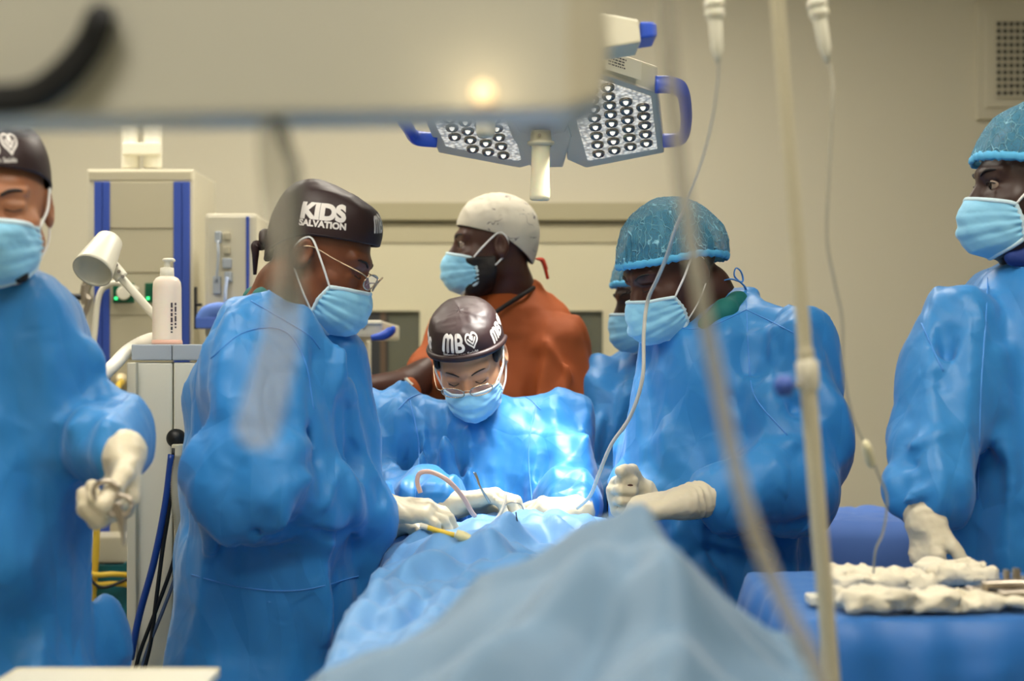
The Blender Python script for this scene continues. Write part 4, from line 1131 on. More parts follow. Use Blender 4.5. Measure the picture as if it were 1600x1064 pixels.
# ================================================================== ceiling pendant column
def bxp(px0, py0, px1, py1, y0, y1, bev=.004):
    a = P(px0, py0, y0); b = P(px1, py1, y0); return box((a[0], y0, b[2]), (b[0], y1, a[2]), bev)
def pendant():
    Y = 4.1
    t = empty('pendant_column', P(220, 835, Y), 'tall cream ceiling-hung supply column with two vertical blue stripes', 'medical column')
    V, F = bxp(135, 264, 303, 836, Y, Y + .3, .006); mk('column_body', V, F, OFFW, t, smooth=False)
    V, F = bxp(171, 284, 271, 832, Y - .006, Y + .01, .002); pn = mk('front_panel', V, F, BEIGE, t, smooth=False)
    for y in (356, 425, 492, 560, 640):
        V, F = bxp(171, y, 271, y + .9, Y - .0075, Y - .004, 0); mk('panel_seam', V, F, SEAL, pn, smooth=False)
    for a, b in ((147, 171), (271, 296)):
        V, F = join(bxp(a, 284, (a + b) / 2 + .5, 834, Y - .008, Y + .01, .002), bxp((a + b) / 2 + 1, 284, b, 834, Y - .010, Y + .01, .002)); mk('blue_rail', V, F, BLUEP, t, smooth=False)
    V, F = bxp(139, 268, 299, 282, Y - .004, Y + .01, .002); mk('top_cap', V, F, BEIGE, t, smooth=False)
    for px in (204, 239):
        c = P(px, 263, Y + .12); V, F = cyl(c, (c[0], c[1], 3.0), .027, sides=24); mk('ceiling_pipe', V, F, WHITE, t)
    c = P(221, 232, Y + .08); V, F = box((c[0] - .058, c[1] - .002, c[2] - .018), (c[0] + .058, c[1] + .02, c[2] + .018), .004); mk('pipe_band', V, F, WHITE, t, smooth=False)
    mats = mat('socket_green', (6, 84, 58), .3)
    led = mat('socket_led', (60, 230, 130), .3, emit=((60, 255, 140), 2.0))
    for px in (193, 243):
        V, F = bxp(px - 17, 442, px + 16, 473, Y - .014, Y, .003); s = mk('power_socket', V, F, mats, t, smooth=False)
        V, F = bxp(px - 14, 464, px - 10, 468, Y - .017, Y - .012, .0005); mk('indicator', V, F, led, s, smooth=False)
        V, F = cyl(P(px + (0 if px < 200 else 4), 458, Y - .014), P(px + (0 if px < 200 else 4), 458, Y - .03), .020 if px < 200 else .017, sides=20, bev=.002); mk('plug', V, F, WHITE if px < 200 else DARK, s)
    c = P(190, 597, Y)
    V, F = lathe(c, (0, -1, 0), [(0, .026), (.012, .026), (.014, .02), (.03, .018), (.032, .010), (.04, .0001)], 24); mk('gas_outlet', V, F, mat('outlet_brass', (190, 176, 140), .4, metal=.5), t)
    # lower shelf
    V, F = bxp(120, 838, 205, 880, Y - .12, Y + .3, .006); mk('shelf_bracket', V, F, OFFW, t, smooth=False)
    V, F = cyl(P(98, 797, Y - .05), P(122, 797, Y - .05), .022, .018, bev=.003); mk('clamp_knob', V, F, STEEL, t)
    V, F = cyl(P(118, 797, Y - .05), P(140, 797, Y - .05), .010); mk('knob_stem', V, F, STEEL, t)
    return t
pendant()
def single(name, VF, m, label, cat, smooth=True, group=None):
    o = mk(name, VF[0], VF[1], m, smooth=smooth); tag(o, label, cat, group); return o
YEL = mat('hose_yellow', (226, 192, 66), .4)
single('gas_hose', sweep([P(190, 597, 4.06), P(184, 605, 3.98), P(176, 630, 3.9), P(166, 660, 3.85), P(158, 700, 3.85), P(152, 780, 3.85), P(150, 860, 3.85), P(146, 915, 3.87), P(144, 955, 3.9)], .0095, 12), YEL,
       'thick yellow gas hose running down from the round outlet on the supply column', 'hose')
# bin under the column
def bin_():
    Y = 3.9
    t = empty('storage_bin', P(165, 1000, Y + .1), 'teal open bin full of coiled cables below the supply column', 'bin')
    a = P(110, 880, Y); b = P(198, 1000, Y)
    V, F = join(box((a[0], Y + .01, b[2]), (b[0], Y + .02, P(0, 884, Y)[2])), box((a[0], Y + .3, b[2]), (b[0], Y + .31, a[2])), box((a[0], Y, b[2]), (a[0] + .01, Y + .31, a[2])), box((b[0] - .01, Y, b[2]), (b[0], Y + .31, a[2])), box((a[0], Y, b[2]), (b[0], Y + .31, b[2] + .01)))
    mk('bin_shell', V, F, mat('bin_teal', (4, 92, 104), .4), t, smooth=False)
    V, F = box((a[0] + .01, Y + .05, 0), (b[0] - .01, Y + .25, b[2])); mk('bin_base', V, F, OFFW, t, smooth=False)
    return t
bin_()
for k, (y0, lb) in enumerate(((895, 'upper'), (910, 'lower'))):
    pts = [P(118, y0 - 4 + k * 3, 3.88), P(150, y0 + 3, 3.84), P(175, y0 + 2, 3.84), P(202, y0 + 4, 3.88), P(208, y0 + 8, 3.86)]
    single('coiled_cable', sweep(pts, .007, 10), YEL, '%s of two yellow cables looped over the teal bin' % lb, 'cable', group='yellow cables over the bin')
single('power_cable', sweep([P(104, 720, 3.9), P(104, 780, 3.9), P(118, 860, 3.86), P(138, 900, 3.82), P(160, 918, 3.82), P(200, 905, 3.86)], .0045, 8), DARK, 'thin black cable drooping across the teal bin', 'cable')

# black pipe clamp on the column edge
def clamp():
    Y = 4.02; t = empty('pipe_clamp', P(130, 480, Y), 'dark metal screw clamp hooked beside the supply column', 'clamp')
    V, F = sweep([P(166, 452, Y), P(162, 443, Y), P(150, 438, Y), P(138, 442, Y), P(133, 458, Y), P(138, 470, Y)], .009, 10, flat=1.6); mk('jaw', V, F, DSTEEL, t)
    V, F = bxp(126, 444, 133, 476, Y - .01, Y + .015, .003); mk('body_block', V, F, DSTEEL, t, smooth=False)
    V, F = sweep([P(140, 466, Y), P(136, 480, Y), P(131, 492, Y), P(129, 496, Y)], [.009, .008, .008, .012], 10); mk('lever', V, F, DSTEEL, t)
    V, F = sweep([P(105, 464, Y), P(128, 464, Y)], .009, 12, smooth=False); mk('screw', V, F, DARK, t)
    return t
clamp()
single('thin_cable', sweep([P(122, 470, 4.03), P(119, 500, 4.03), P(112, 560, 4.03), P(104, 640, 4.03), P(103, 720, 4.03)], .0045, 8), DARK, 'thin dark cable hanging from the screw clamp', 'cable')
single('white_cable', sweep([P(214, 452, 4.03), P(190, 443, 3.98), P(168, 445, 3.98), P(154, 465, 3.98), P(148, 520, 3.98), P(143, 560, 3.98), P(141, 640, 3.98)], .008, 10), WHITE, 'white cable looping from the left green socket down the column', 'cable')

# ---- examination lamp
def lamp():
    Y = 3.2; t = empty('examination_lamp', P(250, 538, Y), 'small cream examination lamp with conical head on a thin arm', 'lamp')
    a = P(174, 371, Y + .02); b = P(144, 424, Y - .06); ax = b - a; L = np.linalg.norm(ax)
    prof = [(0, .0001), (0.004, .022), (.012, .030), (.03, .033), (L - .01, .0445), (L, .045), (L - .004, .042), (L - .03, .038), (L - .04, .0001)]
    V, F = lathe(a, ax, prof, 36); mk('lamp_shade', V, F, WHITE, t)
    V, F = sweep([P(172, 412, Y), P(182, 424, Y), P(190, 434, Y)], .016, 12); mk('joint', V, F, WHITE, t)
    V, F = sweep([P(186, 430, Y), P(240, 492, Y), P(258, 512, Y + .02), P(264, 530, Y + .04), P(264, 541.5, Y + .04)], .0095, 12, n=10); mk('arm', V, F, WHITE, t)
    for q in ((186, 424), (192, 432), (182, 414)):
        V, F = cyl(P(q[0], q[1], Y - .015), P(q[0], q[1], Y - .024), .004, sides=10); mk('screw', V, F, DSTEEL, t)
    return t
lamp()

# ---- anaesthesia machine behind the left surgeon
def machine():
    Y = 3.75; t = empty('anaesthesia_machine', P(430, 900, Y + .2)*np.array([1,1,0]), 'cream anaesthesia machine with socket module, tray and white body behind the left surgeon', 'medical machine')
    V, F = bxp(322, 526, 556, 1064, Y + .12, Y + .55, .012); mk('cabinet', V, F, WHITE, t, smooth=False)
    x = P(322, 0, Y); V, F = box((x[0] + .02, Y + .14, 0), (P(540, 0, Y)[0], Y + .5, P(0, 1060, Y)[2])); mk('plinth', V, F, CGREY, t, smooth=False)
    V, F = bxp(319, 333, 402, 528, Y + .1, Y + .4, .012); md = mk('socket_module', V, F, OFFW, t, smooth=False)
    V, F = bxp(384, 338, 389, 522, Y + .094, Y + .12, .002); mk('blue_strip', V, F, BLUEP, md, smooth=False)
    for px, py, w, h, m in ((340, 370, 5, 9, 'g'), (354, 369, 5, 6, 'o'), (354, 391, 5, 6, 'o'), (354, 411, 7, 8, 'g'), (338, 445, 6, 14, 'g'), (356, 432, 6, 8, 'g')):
        V, F = bxp(px - w, py - h, px + w, py + h, Y + .085, Y + .11, .004); mk('connector', V, F, BEIGE if m == 'o' else CGREY, md, smooth=False)
    V, F = sweep([P(340, 376, Y + .08), P(341, 400, Y + .07), P(338, 440, Y + .08)], .004, 8); mk('lead', V, F, CGREY, md)
    V, F = sweep([P(355, 434, Y + .08), P(352, 460, Y + .06), P(352, 490, Y + .06), P(348, 515, Y + .06)], .005, 8); mk('lead', V, F, mat('lead_pale_blue', (160, 176, 206), .4), md)
    # tray
    V, F = bxp(470, 500, 598, 527, Y - .12, Y + .42, .008); tr = mk('tray', V, F, mat('tray_cream', (216, 212, 194), .35), t, smooth=False)
    V, F = bxp(470, 505, 594, 507, Y - .125, Y - .11, .0); mk('tray_edge', V, F, CGREY, tr, smooth=False)
    V, F = sweep([P(580, 528, Y - .13), P(600, 524, Y - .13), P(611, 516, Y - .13), P(610, 511, Y - .13)], [.007, .012, .012, .009], 12); mk('tray_handle', V, F, BLUEH, tr)
    V, F = cyl(P(567, 509, Y - .121), P(567, 509, Y - .127), .006, sides=16); mk('screw', V, F, CGREY, tr)
    V, F = sweep([P(316, 500, Y + .05), P(325, 488, Y + .05), P(345, 484, Y + .05), P(372, 488, Y + .05)], .010, 10, flat=2); mk('blue_sling', V, F, mat('sling_blue', (92, 128, 206), .5), t)
    V, F = bxp(305, 495, 345, 513, Y + .04, Y + .12, .004); mk('blue_box', V, F, mat('blue_soft', (74, 108, 196), .5), t, smooth=False)
    V, F = join(bxp(303, 448, 306, 514, Y + .06, Y + .08, .001), bxp(303, 474, 314, 478, Y + .06, Y + .08, .001)); mk('black_bracket', V, F, DARK, t, smooth=False)
    return t
machine()
# handset held by the man in rust scrubs
def sw():
    Y = 3.55; t = empty('handset', P(630, 612, Y), 'small white handset beside the bare hand of the man in rust scrubs', 'device')
    V, F = box(P(622, 612, Y), P(634, 590, Y + .02), .003); mk('shell', V, F, WHITE, t, smooth=False)
    V, F = sweep([P(633, 592, Y), P(644, 602, Y)], .006, 8, smooth=False); mk('clip', V, F, WHITE, t)
sw()

# ---- cart
def cart():
    Y = 3.0; t = empty('equipment_cart', P(262, 1064, Y + .15) * np.array([1, 1, 0]), 'cream equipment cart with cool grey top, pump bottle on it, at left', 'cart')
    V, F = bxp(205, 538, 268, 563, Y, Y + .34, .003); mk('top_slab', V, F, CGREY, t, smooth=False)
    V, F = bxp(269, 538, 360, 563, Y, Y + .34, .003); mk('top_slab', V, F, CGREY, t, smooth=False)
    a = P(208, 566, Y); b = P(268, 1000, Y); V, F = box((a[0], Y + .006, .08), (b[0], Y + .34, a[2]), .004); mk('cabinet', V, F, WHITE, t, smooth=False)
    a = P(270, 566, Y); b = P(360, 1000, Y); V, F = box((a[0], Y + .006, .08), (b[0], Y + .34, a[2]), .004); mk('side_panel', V, F, WHITE, t, smooth=False)
    a = P(199, 566, Y - .02); V, F = box((a[0] - .004, Y - .012, .08), (a[0] + .016, Y + .2, P(0, 566, Y)[2]), .003); mk('front_rail', V, F, OFFW, t, smooth=False)
    for x in (P(222, 0, Y)[0], P(340, 0, Y)[0]):
        for y in (Y + .05, Y + .29):
            V, F = cyl((x - .012, y, .04), (x + .012, y, .04), .04, sides=20, bev=.004); mk('castor', V, F, DARK, t)
            V, F = cyl((x, y, .04), (x, y, .09), .012, sides=12); mk('castor_stem', V, F, STEEL, t)
    V, F = lathe(P(278, 684, Y), (0, -1, 0), [(0, .018), (.006, .019), (.02, .02), (.028, .012), (.03, .0001)], 24); mk('black_knob', V, F, DARK, t)
    V, F = cyl(P(279, 694, Y - .035), P(279, 714, Y - .035), .014, sides=20, bev=.002); mk('hose_coupling', V, F, OFFW, t)
    return t
cart()
def corr():
    p = catmull([P(279, 712, 2.965), P(277, 740, 2.96), P(279, 790, 2.95), P(287, 850, 2.95), P(296, 960, 2.95), P(300, 1064, 2.95)], 40)
    r = [.0135 + .0018 * (1 if k % 2 else -1) for k in range(len(p))]
    return sweep(p, r, 14, smooth=False)
single('corrugated_hose', corr(), mat('hose_clear_grey', (188, 186, 170), .3, alpha=.9), 'pale corrugated breathing hose hanging from the cart beside the left surgeon', 'hose')
for pts, r, m, lb in (([(268, 710), (258, 790), (240, 880), (218, 960), (204, 1030)], .0075, mat('hose_navy', (24, 62, 140), .35), 'thick navy blue hose curving down the front of the cream cart'),
                      ([(272, 700), (266, 780), (254, 860), (245, 930), (236, 1000), (222, 1060)], .0045, DARK, 'black cable nearest the navy hose on the cart front'),
                      ([(282, 824), (270, 880), (245, 950), (222, 1010), (210, 1050)], .0042, DARK, 'black cable leaving the corrugated hose, left of a twin'),
                      ([(284, 850), (274, 900), (252, 960), (232, 1010), (216, 1064)], .0038, mat('cable_grey', (70, 84, 110), .4), 'grey cable running alongside the black twin on the cart')):
    single('cable' if r < .006 else 'air_hose', sweep([P(x, y, 2.955) for x, y in pts], r, 10), m, lb, 'cable' if r < .006 else 'hose')
def white_hose():
    p = catmull([P(268, 529, 3.3), P(236, 530, 3.22), P(203, 546, 3.05), P(178, 570, 2.96), P(160, 588, 2.92), P(143, 607, 2.9)], 14)
    r = [.0145 + .0012 * (1 if k % 2 else -1) for k in range(len(p))]; r = [x * (1 - .15 * k / len(r)) for k, x in enumerate(r)]
    return sweep(p, r, 14, smooth=False)
single('ribbed_hose', white_hose(), mat('hose_white', (232, 228, 214), .35), 'white ribbed hose drooping off the left side of the grey cart top', 'hose')
def bottle():
    Y = 3.12; c = P(261, 537.5, Y); c[2] = P(0, 538, 3.0)[2] + .0005
    t = empty('pump_bottle', c, 'white translucent pump bottle with pink liquid standing on the cart', 'bottle')
    s = Y / FPX
    def lf(prof, ell_=1.0): return lathe(c, (0, 0, 1), [(h * s, r * s) for h, r in prof], 32)
    V, F = lf([(0, .1), (0, 20), (2, 22.5), (10, 22.5), (88, 22), (98, 21), (104, 17), (107, 11), (107, .1)]); mk('bottle_body', V, F, mat('bottle_plastic', (236, 222, 206), .35, sss=.2), t)
    V, F = lf([(-.0, .1), (.4, 23.5), (3, 24.0), (7, 23.2), (8, 22)]); mk('bottle_foot', V, F, mat('bottle_pink', (232, 186, 166), .35), t)
    V, F = lf([(105, 10.5), (106, 11), (120, 10.5), (121, 6), (121, .1)]); mk('collar', V, F, WHITE, t)
    V, F = lf([(120, 5), (129, 4.4), (131, 7), (133, 7.5), (135, 5), (135, .1)]); pm = mk('pump_head', V, F, WHITE, t)
    top = c + np.array([0, 0, 132.5 * s]); V, F = sweep([top, top + np.array([9, 0, 0]) * s, top + np.array([12, 0, -2.5]) * s], [3.2 * s, 2.8 * s, 2 * s], 10); mk('nozzle', V, F, WHITE, pm)
    # print down the side
    T_ = print_lines(60 * s, 4 * s, 2); V = T_[0]; a = .75
    ux, uy = -np.cos(0), 0
    W = []
    for x, y, z in V:
        th = .62 - y / (22.6 * s); W.append(c + np.array([22.9 * s * math.sin(th), -22.9 * s * math.cos(th), 65 * s - x]))
    mk('side_print', W, T_[1], mat('print_dark', (70, 60, 70), .6), t, smooth=False)
bottle()

# ================================================================== surgical light
def surgical_light():
    O = P(848, 205, 3.05); N = np.array([0, -.33, -.944]); N /= np.linalg.norm(N)
    C = np.array([0, 0, CAMZ])
    def on(px, py, off=0.0):
        d = P(px, py, 1.0) - C; o = O + N * off; return C + d * ((o - C) @ N) / (d @ N)
    t = empty('surgical_light', O, 'large two-wing surgical light with blue grips and central white sterile handle', 'surgical light')
    HOUS = mat('lamp_housing_grey', (206, 200, 182), .4); SIDE = mat('lamp_side_cream', (206, 200, 172), .4)
    face = bpy.data.materials.new('led_field'); face.use_nodes = True; nt = face.node_tree; b = nt.nodes['Principled BSDF']
    b.inputs['Base Color'].default_value = rgb(200, 198, 190); b.inputs['Roughness'].default_value = .15
    vo = nt.nodes.new('ShaderNodeTexVoronoi'); vo.inputs['Scale'].default_value = 110; tc = nt.nodes.new('ShaderNodeTexCoord'); nt.links.new(tc.outputs['Object'], vo.inputs['Vector'])
    mr = nt.nodes.new('ShaderNodeMapRange'); mr.inputs[1].default_value = .1; mr.inputs[2].default_value = .75; mr.inputs[3].default_value = .75; mr.inputs[4].default_value = .12
    nt.links.new(vo.outputs['Distance'], mr.inputs[0]); nt.links.new(mr.outputs[0], b.inputs['Emission Strength']); b.inputs['Emission Color'].default_value = rgb(252, 246, 232)
    bp = nt.nodes.new('ShaderNodeBump'); bp.inputs['Distance'].default_value = .004; nt.links.new(vo.outputs['Distance'], bp.inputs['Height']); nt.links.new(bp.outputs[0], b.inputs['Normal'])
    cup = mat('led_reflector', (150, 146, 136), .12, metal=.9, bump=(160, .8, .003, 'n')); dome = mat('led_dome', (240, 236, 224), .1, emit=((255, 248, 232), .9))
    # lens prototype (cup ring + bright dome) shared as mesh data
    ez = N; ex = np.array([1.0, 0, 0]); ey = np.cross(ez, ex)
    def lens_at(c, r, par, protos={}):
        if not protos:
            V, F = lathe(O, N, [(0, r), (.004, r * 1.0), (.007, r * .86), (.003, r * .55), (.002, .0002)], 14); a = mk('lens', V, F, cup, par)
            V, F = lathe(O, N, [(.002, r * .42), (.006, r * .34), (.009, r * .16), (.0095, .0002)], 10); d = mk('lens_core', V, F, dome, a)
            protos['a'] = a; protos['d'] = d
        else:
            a = protos['a'].copy(); COL.objects.link(a); a.parent = par; d = protos['d'].copy(); COL.objects.link(d); d.parent = a
        a.location = Vector([float(q) for q in (c - O)])
        return a
    wings = [([(648, 150), (686, 240), (812, 263), (838, 236), (800, 105), (650, 105)], [(664, 160), (694, 232), (806, 252), (818, 245), (784, 120), (664, 120)]),
             ([(884, 105), (888, 236), (914, 263), (1036, 239), (1030, 140), (1000, 105)], [(893, 120), (897, 160), (918, 252), (1026, 232), (1020, 145), (990, 122)])]
    # wing outlines
    wings[0] = ([(640, 128), (685, 239), (812, 263), (830, 258), (796, 128)], [(655, 140), (696, 229), (806, 252), (814, 250), (786, 140)])
    wings[1] = ([(880, 110), (884, 180), (886, 250), (916, 263), (1038, 239), (1028, 146), (940, 116)], [(893, 124), (893, 160), (918, 252), (1027, 233), (1017, 152), (938, 126)])
    def inside(pt, poly):
        x, y = pt; c = False; n = len(poly)
        for i in range(n):
            x1, y1 = poly[i]; x2, y2 = poly[(i + 1) % n]
            if (y1 > y) != (y2 > y) and x < (x2 - x1) * (y - y1) / (y2 - y1) + x1: c = not c
        return c
    for wi, (outer, inner) in enumerate(wings):
        V, F = prism([on(*q) for q in outer], -N, .055); w = mk('light_wing', V, F, HOUS, t, smooth=False)
        V, F = prism([on(*q, .003) for q in inner], -N, .01); mk('led_field', V, F, face, w, smooth=False)
        # rows in the plane
        xs = [652, 676, 700, 724, 748, 772, 794] if wi == 0 else [903, 929, 955, 981, 1007]
        for j in range(12):
            for i, x in enumerate(xs):
                y = 118 + j * 14.0 + (i * 5.0 if wi == 0 else -i * 5.5 + 14); xx = x + (y - 150) * (.33 if wi == 0 else .12) * (1 - i / 6 * .3) - (8 if wi == 0 else 4)
                if inside((xx, y), [(a + (6 if a < 740 + wi * 230 else -7), b_ + (6 if b_ < 180 else -6)) for a, b_ in inner]):
                    lens_at(on(xx, y, .004), .0142, w)
    # cream rim piece with rating label on the right wing
    V, F = prism([on(1028, 147), on(938, 118), on(938, 118) + np.array([0, -.02, .052]), on(1026, 147) + np.array([0, -.02, .052])], (0, 1, .2), .04); rm = mk('rim', V, F, SIDE, t, smooth=False)
    a = on(945, 121) + np.array([0, -.023, .012]); b_ = on(1000, 138) + np.array([0, -.023, .012]); up = np.array([0, -.013, .034])
    V, F = prism([a, b_, b_ + up, a + up], (0, -1, -.38), .0015); lb = mk('rating_label', V, F, mat('label_white', (214, 208, 184), .5), rm, smooth=False)
    tm = print_lines(.055, .0035, 4, 5); ex2 = (b_ - a) / np.linalg.norm(b_ - a); uy2 = up / np.linalg.norm(up); nn = np.array([0, -1, -.38]); nn /= np.linalg.norm(nn)
    W = [a + up * .78 + ex2 * (x + .006) + uy2 * y + nn * .0022 for x, y, z in tm[0]]; mk('label_print', W, tm[1], mat('print_grey', (90, 88, 84), .6), lb, smooth=False)
    # hub
    V, F = prism([on(790, 188, .004), on(800, 215, .004), on(830, 262, .004), on(880, 262, .004), on(893, 215, .004), on(885, 186, .004), on(862, 150, .004), on(812, 150, .004)], -N, .06)
    hub = mk('hub', V, F, HOUS, t, smooth=False)
    V, F = prism([on(800, 190, .012), on(812, 208, .012), on(850, 216, .012), on(884, 206, .012), on(892, 188, .012)], -N, .02); mk('hub_cover', V, F, HOUS, hub, smooth=False)
    V, F = sweep([P(843, 186, 2.98), P(843, 140, 2.98)], .024, 16, smooth=False); mk('yoke', V, F, BEIGE, t)
    # handle hangs down along the axis
    c = P(845, 204, 3.0); s = 3.0 / FPX
    V, F = lathe(c, (0, .06, -1), [(0, .0001), (0, 15 * s), (16 * s, 17 * s), (17 * s, 21 * s), (21 * s, 21.5 * s), (24 * s, 17 * s)], 28); mk('handle_socket', V, F, SIDE, t)
    V, F = lathe(c + np.array([0, .001, -23 * s]), (-.02, .06, -1), [(0, 15.5 * s), (4 * s, 14.5 * s), (40 * s, 14.2 * s), (78 * s, 16 * s), (84 * s, 15.6 * s), (86 * s, 13 * s), (86 * s, .0001)], 28)
    mk('sterile_handle', V, F, mat('handle_translucent', (228, 222, 190), .25, sss=.3), t)
    V, F = cyl(P(843, 211, 3.0 - .022), P(843, 211, 3.0 - .027), .0035, sides=10); mk('screw', V, F, DSTEEL, t)
    # blue grips
    def grip(pts, nm='grip'):
        V, F = sweep(pts, .012, 12, flat=1.5, n=10); mk(nm, V, F, BLUEH, t)
    grip([on(1024, 132), on(1048, 133), on(1066, 143), on(1072, 178), on(1070, 205), on(1062, 217), on(1036, 220)])
    grip([on(630, 150), on(622, 172), on(638, 200), on(650, 215), on(682, 219)])
    # arm to the ceiling
    V, F = sweep([P(843, 150, 2.98), P(842, 60, 3.1), P(842, -40, 3.3), (P(842, -40, 3.3)[0], 3.3, 2.99)], .028, 14); mk('suspension_arm', V, F, OFFW, t)
    # light it throws on the operating field
    ld = bpy.data.lights.new('surgical_beam', 'SPOT'); ld.energy = SPOT_POWER; ld.color = (1.0, .97, .9); ld.spot_size = math.radians(62); ld.spot_blend = .75; ld.shadow_soft_size = .09
    lo = bpy.data.objects.new('surgical_beam', ld); lo.location = Vector(tuple(O + N * .06 + np.array([0.02, 0, 0]))); tgt = Vector((float(P(775, 800, 2.98)[0]), 2.98, 1.0))
    lo.rotation_euler = (tgt - lo.location).to_track_quat('-Z', 'Y').to_euler(); COL.objects.link(lo)
    return t
surgical_light()
def second_light():
    Y = 2.3; t = empty('surgical_light', P(900, 70, Y), 'second surgical light head partly out of view above the large two-wing light', 'surgical light')
    H = mat('lamp_upper_cream', (216, 210, 186), .4)
    V, F = prism([P(700, 40, Y), P(800, 78, Y), P(945, 75, Y), P(1002, 66, Y), P(998, 30, Y), P(945, 20, Y), P(700, 10, Y)], (0, 1, .0), .10); mk('head', V, F, H, t, smooth=False)
    V, F = prism([P(1000, 33, Y + .01), P(1000, 60, Y + .01), P(1027, 56, Y + .01), P(1026, 37, Y + .01), P(1020, 33, Y + .01)], (0, 1, 0), .08); mk('grip', V, F, BLUEH, t, smooth=False)
    V, F = sweep([P(759, 60, Y + .1), P(759, 165, Y + .1)], .012, 14, smooth=False); mk('handle_shaft', V, F, OFFW, t)
    V, F = lathe(P(759, 160, Y + .1), (0, 0, -1), [(0, .0001), (0, .0165), (.05, .0165), (.058, .013), (.06, .0001)], 24); mk('sterile_handle', V, F, mat('handle_cream', (222, 216, 192), .3), t)
    V, F = sweep([P(850, 20, Y + .15), (P(850, 0, Y)[0], Y + .15, 2.99)], .03, 14, smooth=False); mk('suspension_arm', V, F, OFFW, t)
second_light()

# ================================================================== near camera: grey monitor housing
def monitor():
    Y = .92; t = empty('monitor_housing', P(430, 170, Y), 'large blurred grey equipment housing hanging close to the camera, upper left', 'monitor')
    G = mat('housing_grey', (214, 212, 198), .38)
    a = P(-260, 182, Y); b = P(880, 168, Y)
    V, F = prism([P(-300, 184, Y), P(885, 170, Y), P(935, 140, Y), P(912, -20, Y), P(890, -160, Y), P(-300, -160, Y)], (0, -.0, 0) + np.array([0, 1, .05]), .10); mk('case', V, F, G, t, smooth=False)
    V, F = prism([P(885, 168, Y - .002), P(945, 150, Y - .002), P(955, 60, Y - .002), P(935, -100, Y - .002), P(885, -100, Y - .002)], (0, 1, 0), .09); mk('side_bezel', V, F, mat('bezel_cream', (206, 200, 178), .4), t, smooth=False)
    V, F = cyl((P(300, 0, Y)[0], Y + .05, P(0, -150, Y)[2]), (P(300, 0, Y)[0], Y + .05, 3.0), .025); mk('support_pole', V, F, OFFW, t)
    Yh = .90
    V, F = sweep([P(-80, 150, Yh), P(-20, 156, Yh), P(50, 150, Yh), P(100, 118, Yh), P(138, 72, Yh), P(156, 30, Yh), P(160, 22, Y)], [.0105, .0105, .0105, .0105, .010, .0095, .007], 14); mk('black_handle', V, F, DARK, t)
    c = P(755, 146, Y - .004)  # emissive dome and point light added to give the case a warm glow
    V, F = lathe(c, (0, -1, 0), [(0, .007), (.004, .007), (.006, .005), (.007, .0001)], 20); mk('added_glow_dome', V, F, mat('added_warm_glow', (255, 236, 200), .4, emit=((255, 220, 165), .75)), t)
    l = bpy.data.lights.new('added_glow_light', 'POINT'); l.energy = .03; l.color = (1, .82, .55); l.shadow_soft_size = .008
    o = bpy.data.objects.new('added_glow_light', l); o.location = Vector(tuple(c + np.array([0, -.032, 0]))); COL.objects.link(o)
monitor()

# ================================================================== draped operating table
def ridge2(x, y, pts, w, h):
    """fold: distance to a polyline in plan"""
    d = None; p = np.stack([x, y, np.zeros_like(x)], 1).astype(np.float32)
    for a, b in zip(pts[:-1], pts[1:]):
        s = seg(p, (a[0], a[1], 0), (b[0], b[1], 0), 0, 0); d = s if d is None else np.minimum(d, s)
    return h * np.exp(-(d / w) ** 2)
def on_plan(px, py, Y): q = P(px, py, Y); return (q[0], q[1])
DRAPE = mat('drape_blue', (96, 152, 208), .48, sheen=.2, bump=(7, .4, .025, 'crease'), bump2=(16, .3, .008, 'ridge'))
DRAPE2 = mat('drape_hazed_blue', (94, 126, 154), .55, sheen=.2, bump=(4, .4, .03, 'crease'))  # paler colour stands for haze and sheen over the near drape
def sheet(name, x0, x1, y0, y1, zf, m, label, floor_z=.12, nx=150, ny=190, skirt=.11, th=.0015):
    """top surface zf(x, y) continuing as hanging sides on all edges"""
    U = np.linspace(-.55, 1.55, nx); W = np.linspace(-.3, 1.3, ny)
    u, w = np.meshgrid(U, W, indexing='ij'); u = u.ravel(); w = w.ravel()
    uc = np.clip(u, 0, 1); wc = np.clip(w, 0, 1)
    x = x0 + (x1 - x0) * uc; y = y0 + (y1 - y0) * wc; z = zf(x, y)
    ox = np.where(u < 0, u, np.where(u > 1, u - 1, 0)); oy = np.where(w < 0, w, np.where(w > 1, w - 1, 0))
    drop = np.maximum(np.abs(ox) / .55, np.abs(oy) / .3)
    drop = np.clip(drop, 0, 1); ease = 1 - np.exp(-drop * 14)
    fold = .5 + .5 * np.sin(y * 34 + 5 * np.sin(y * 9) + x * 21)
    x = x + np.sign(ox) * (ease * .035 + skirt * drop * .5 + .03 * drop ** .4 * fold)
    y = y + np.sign(oy) * (ease * .035 + .035 * drop ** .4 * (.5 + .5 * np.sin(x * 38 + 3 * np.sin(x * 11))))
    z = z - (z - floor_z) * np.clip((drop - .02) / .98, 0, 1) - .02 * ease
    V = np.stack([x, y, z], 1); idx = np.arange(nx * ny).reshape(nx, ny)
    F = np.stack([idx[:-1, :-1].ravel(), idx[1:, :-1].ravel(), idx[1:, 1:].ravel(), idx[:-1, 1:].ravel()], 1)
    o = mk(name, V, F, m); solidify(o, th); return o
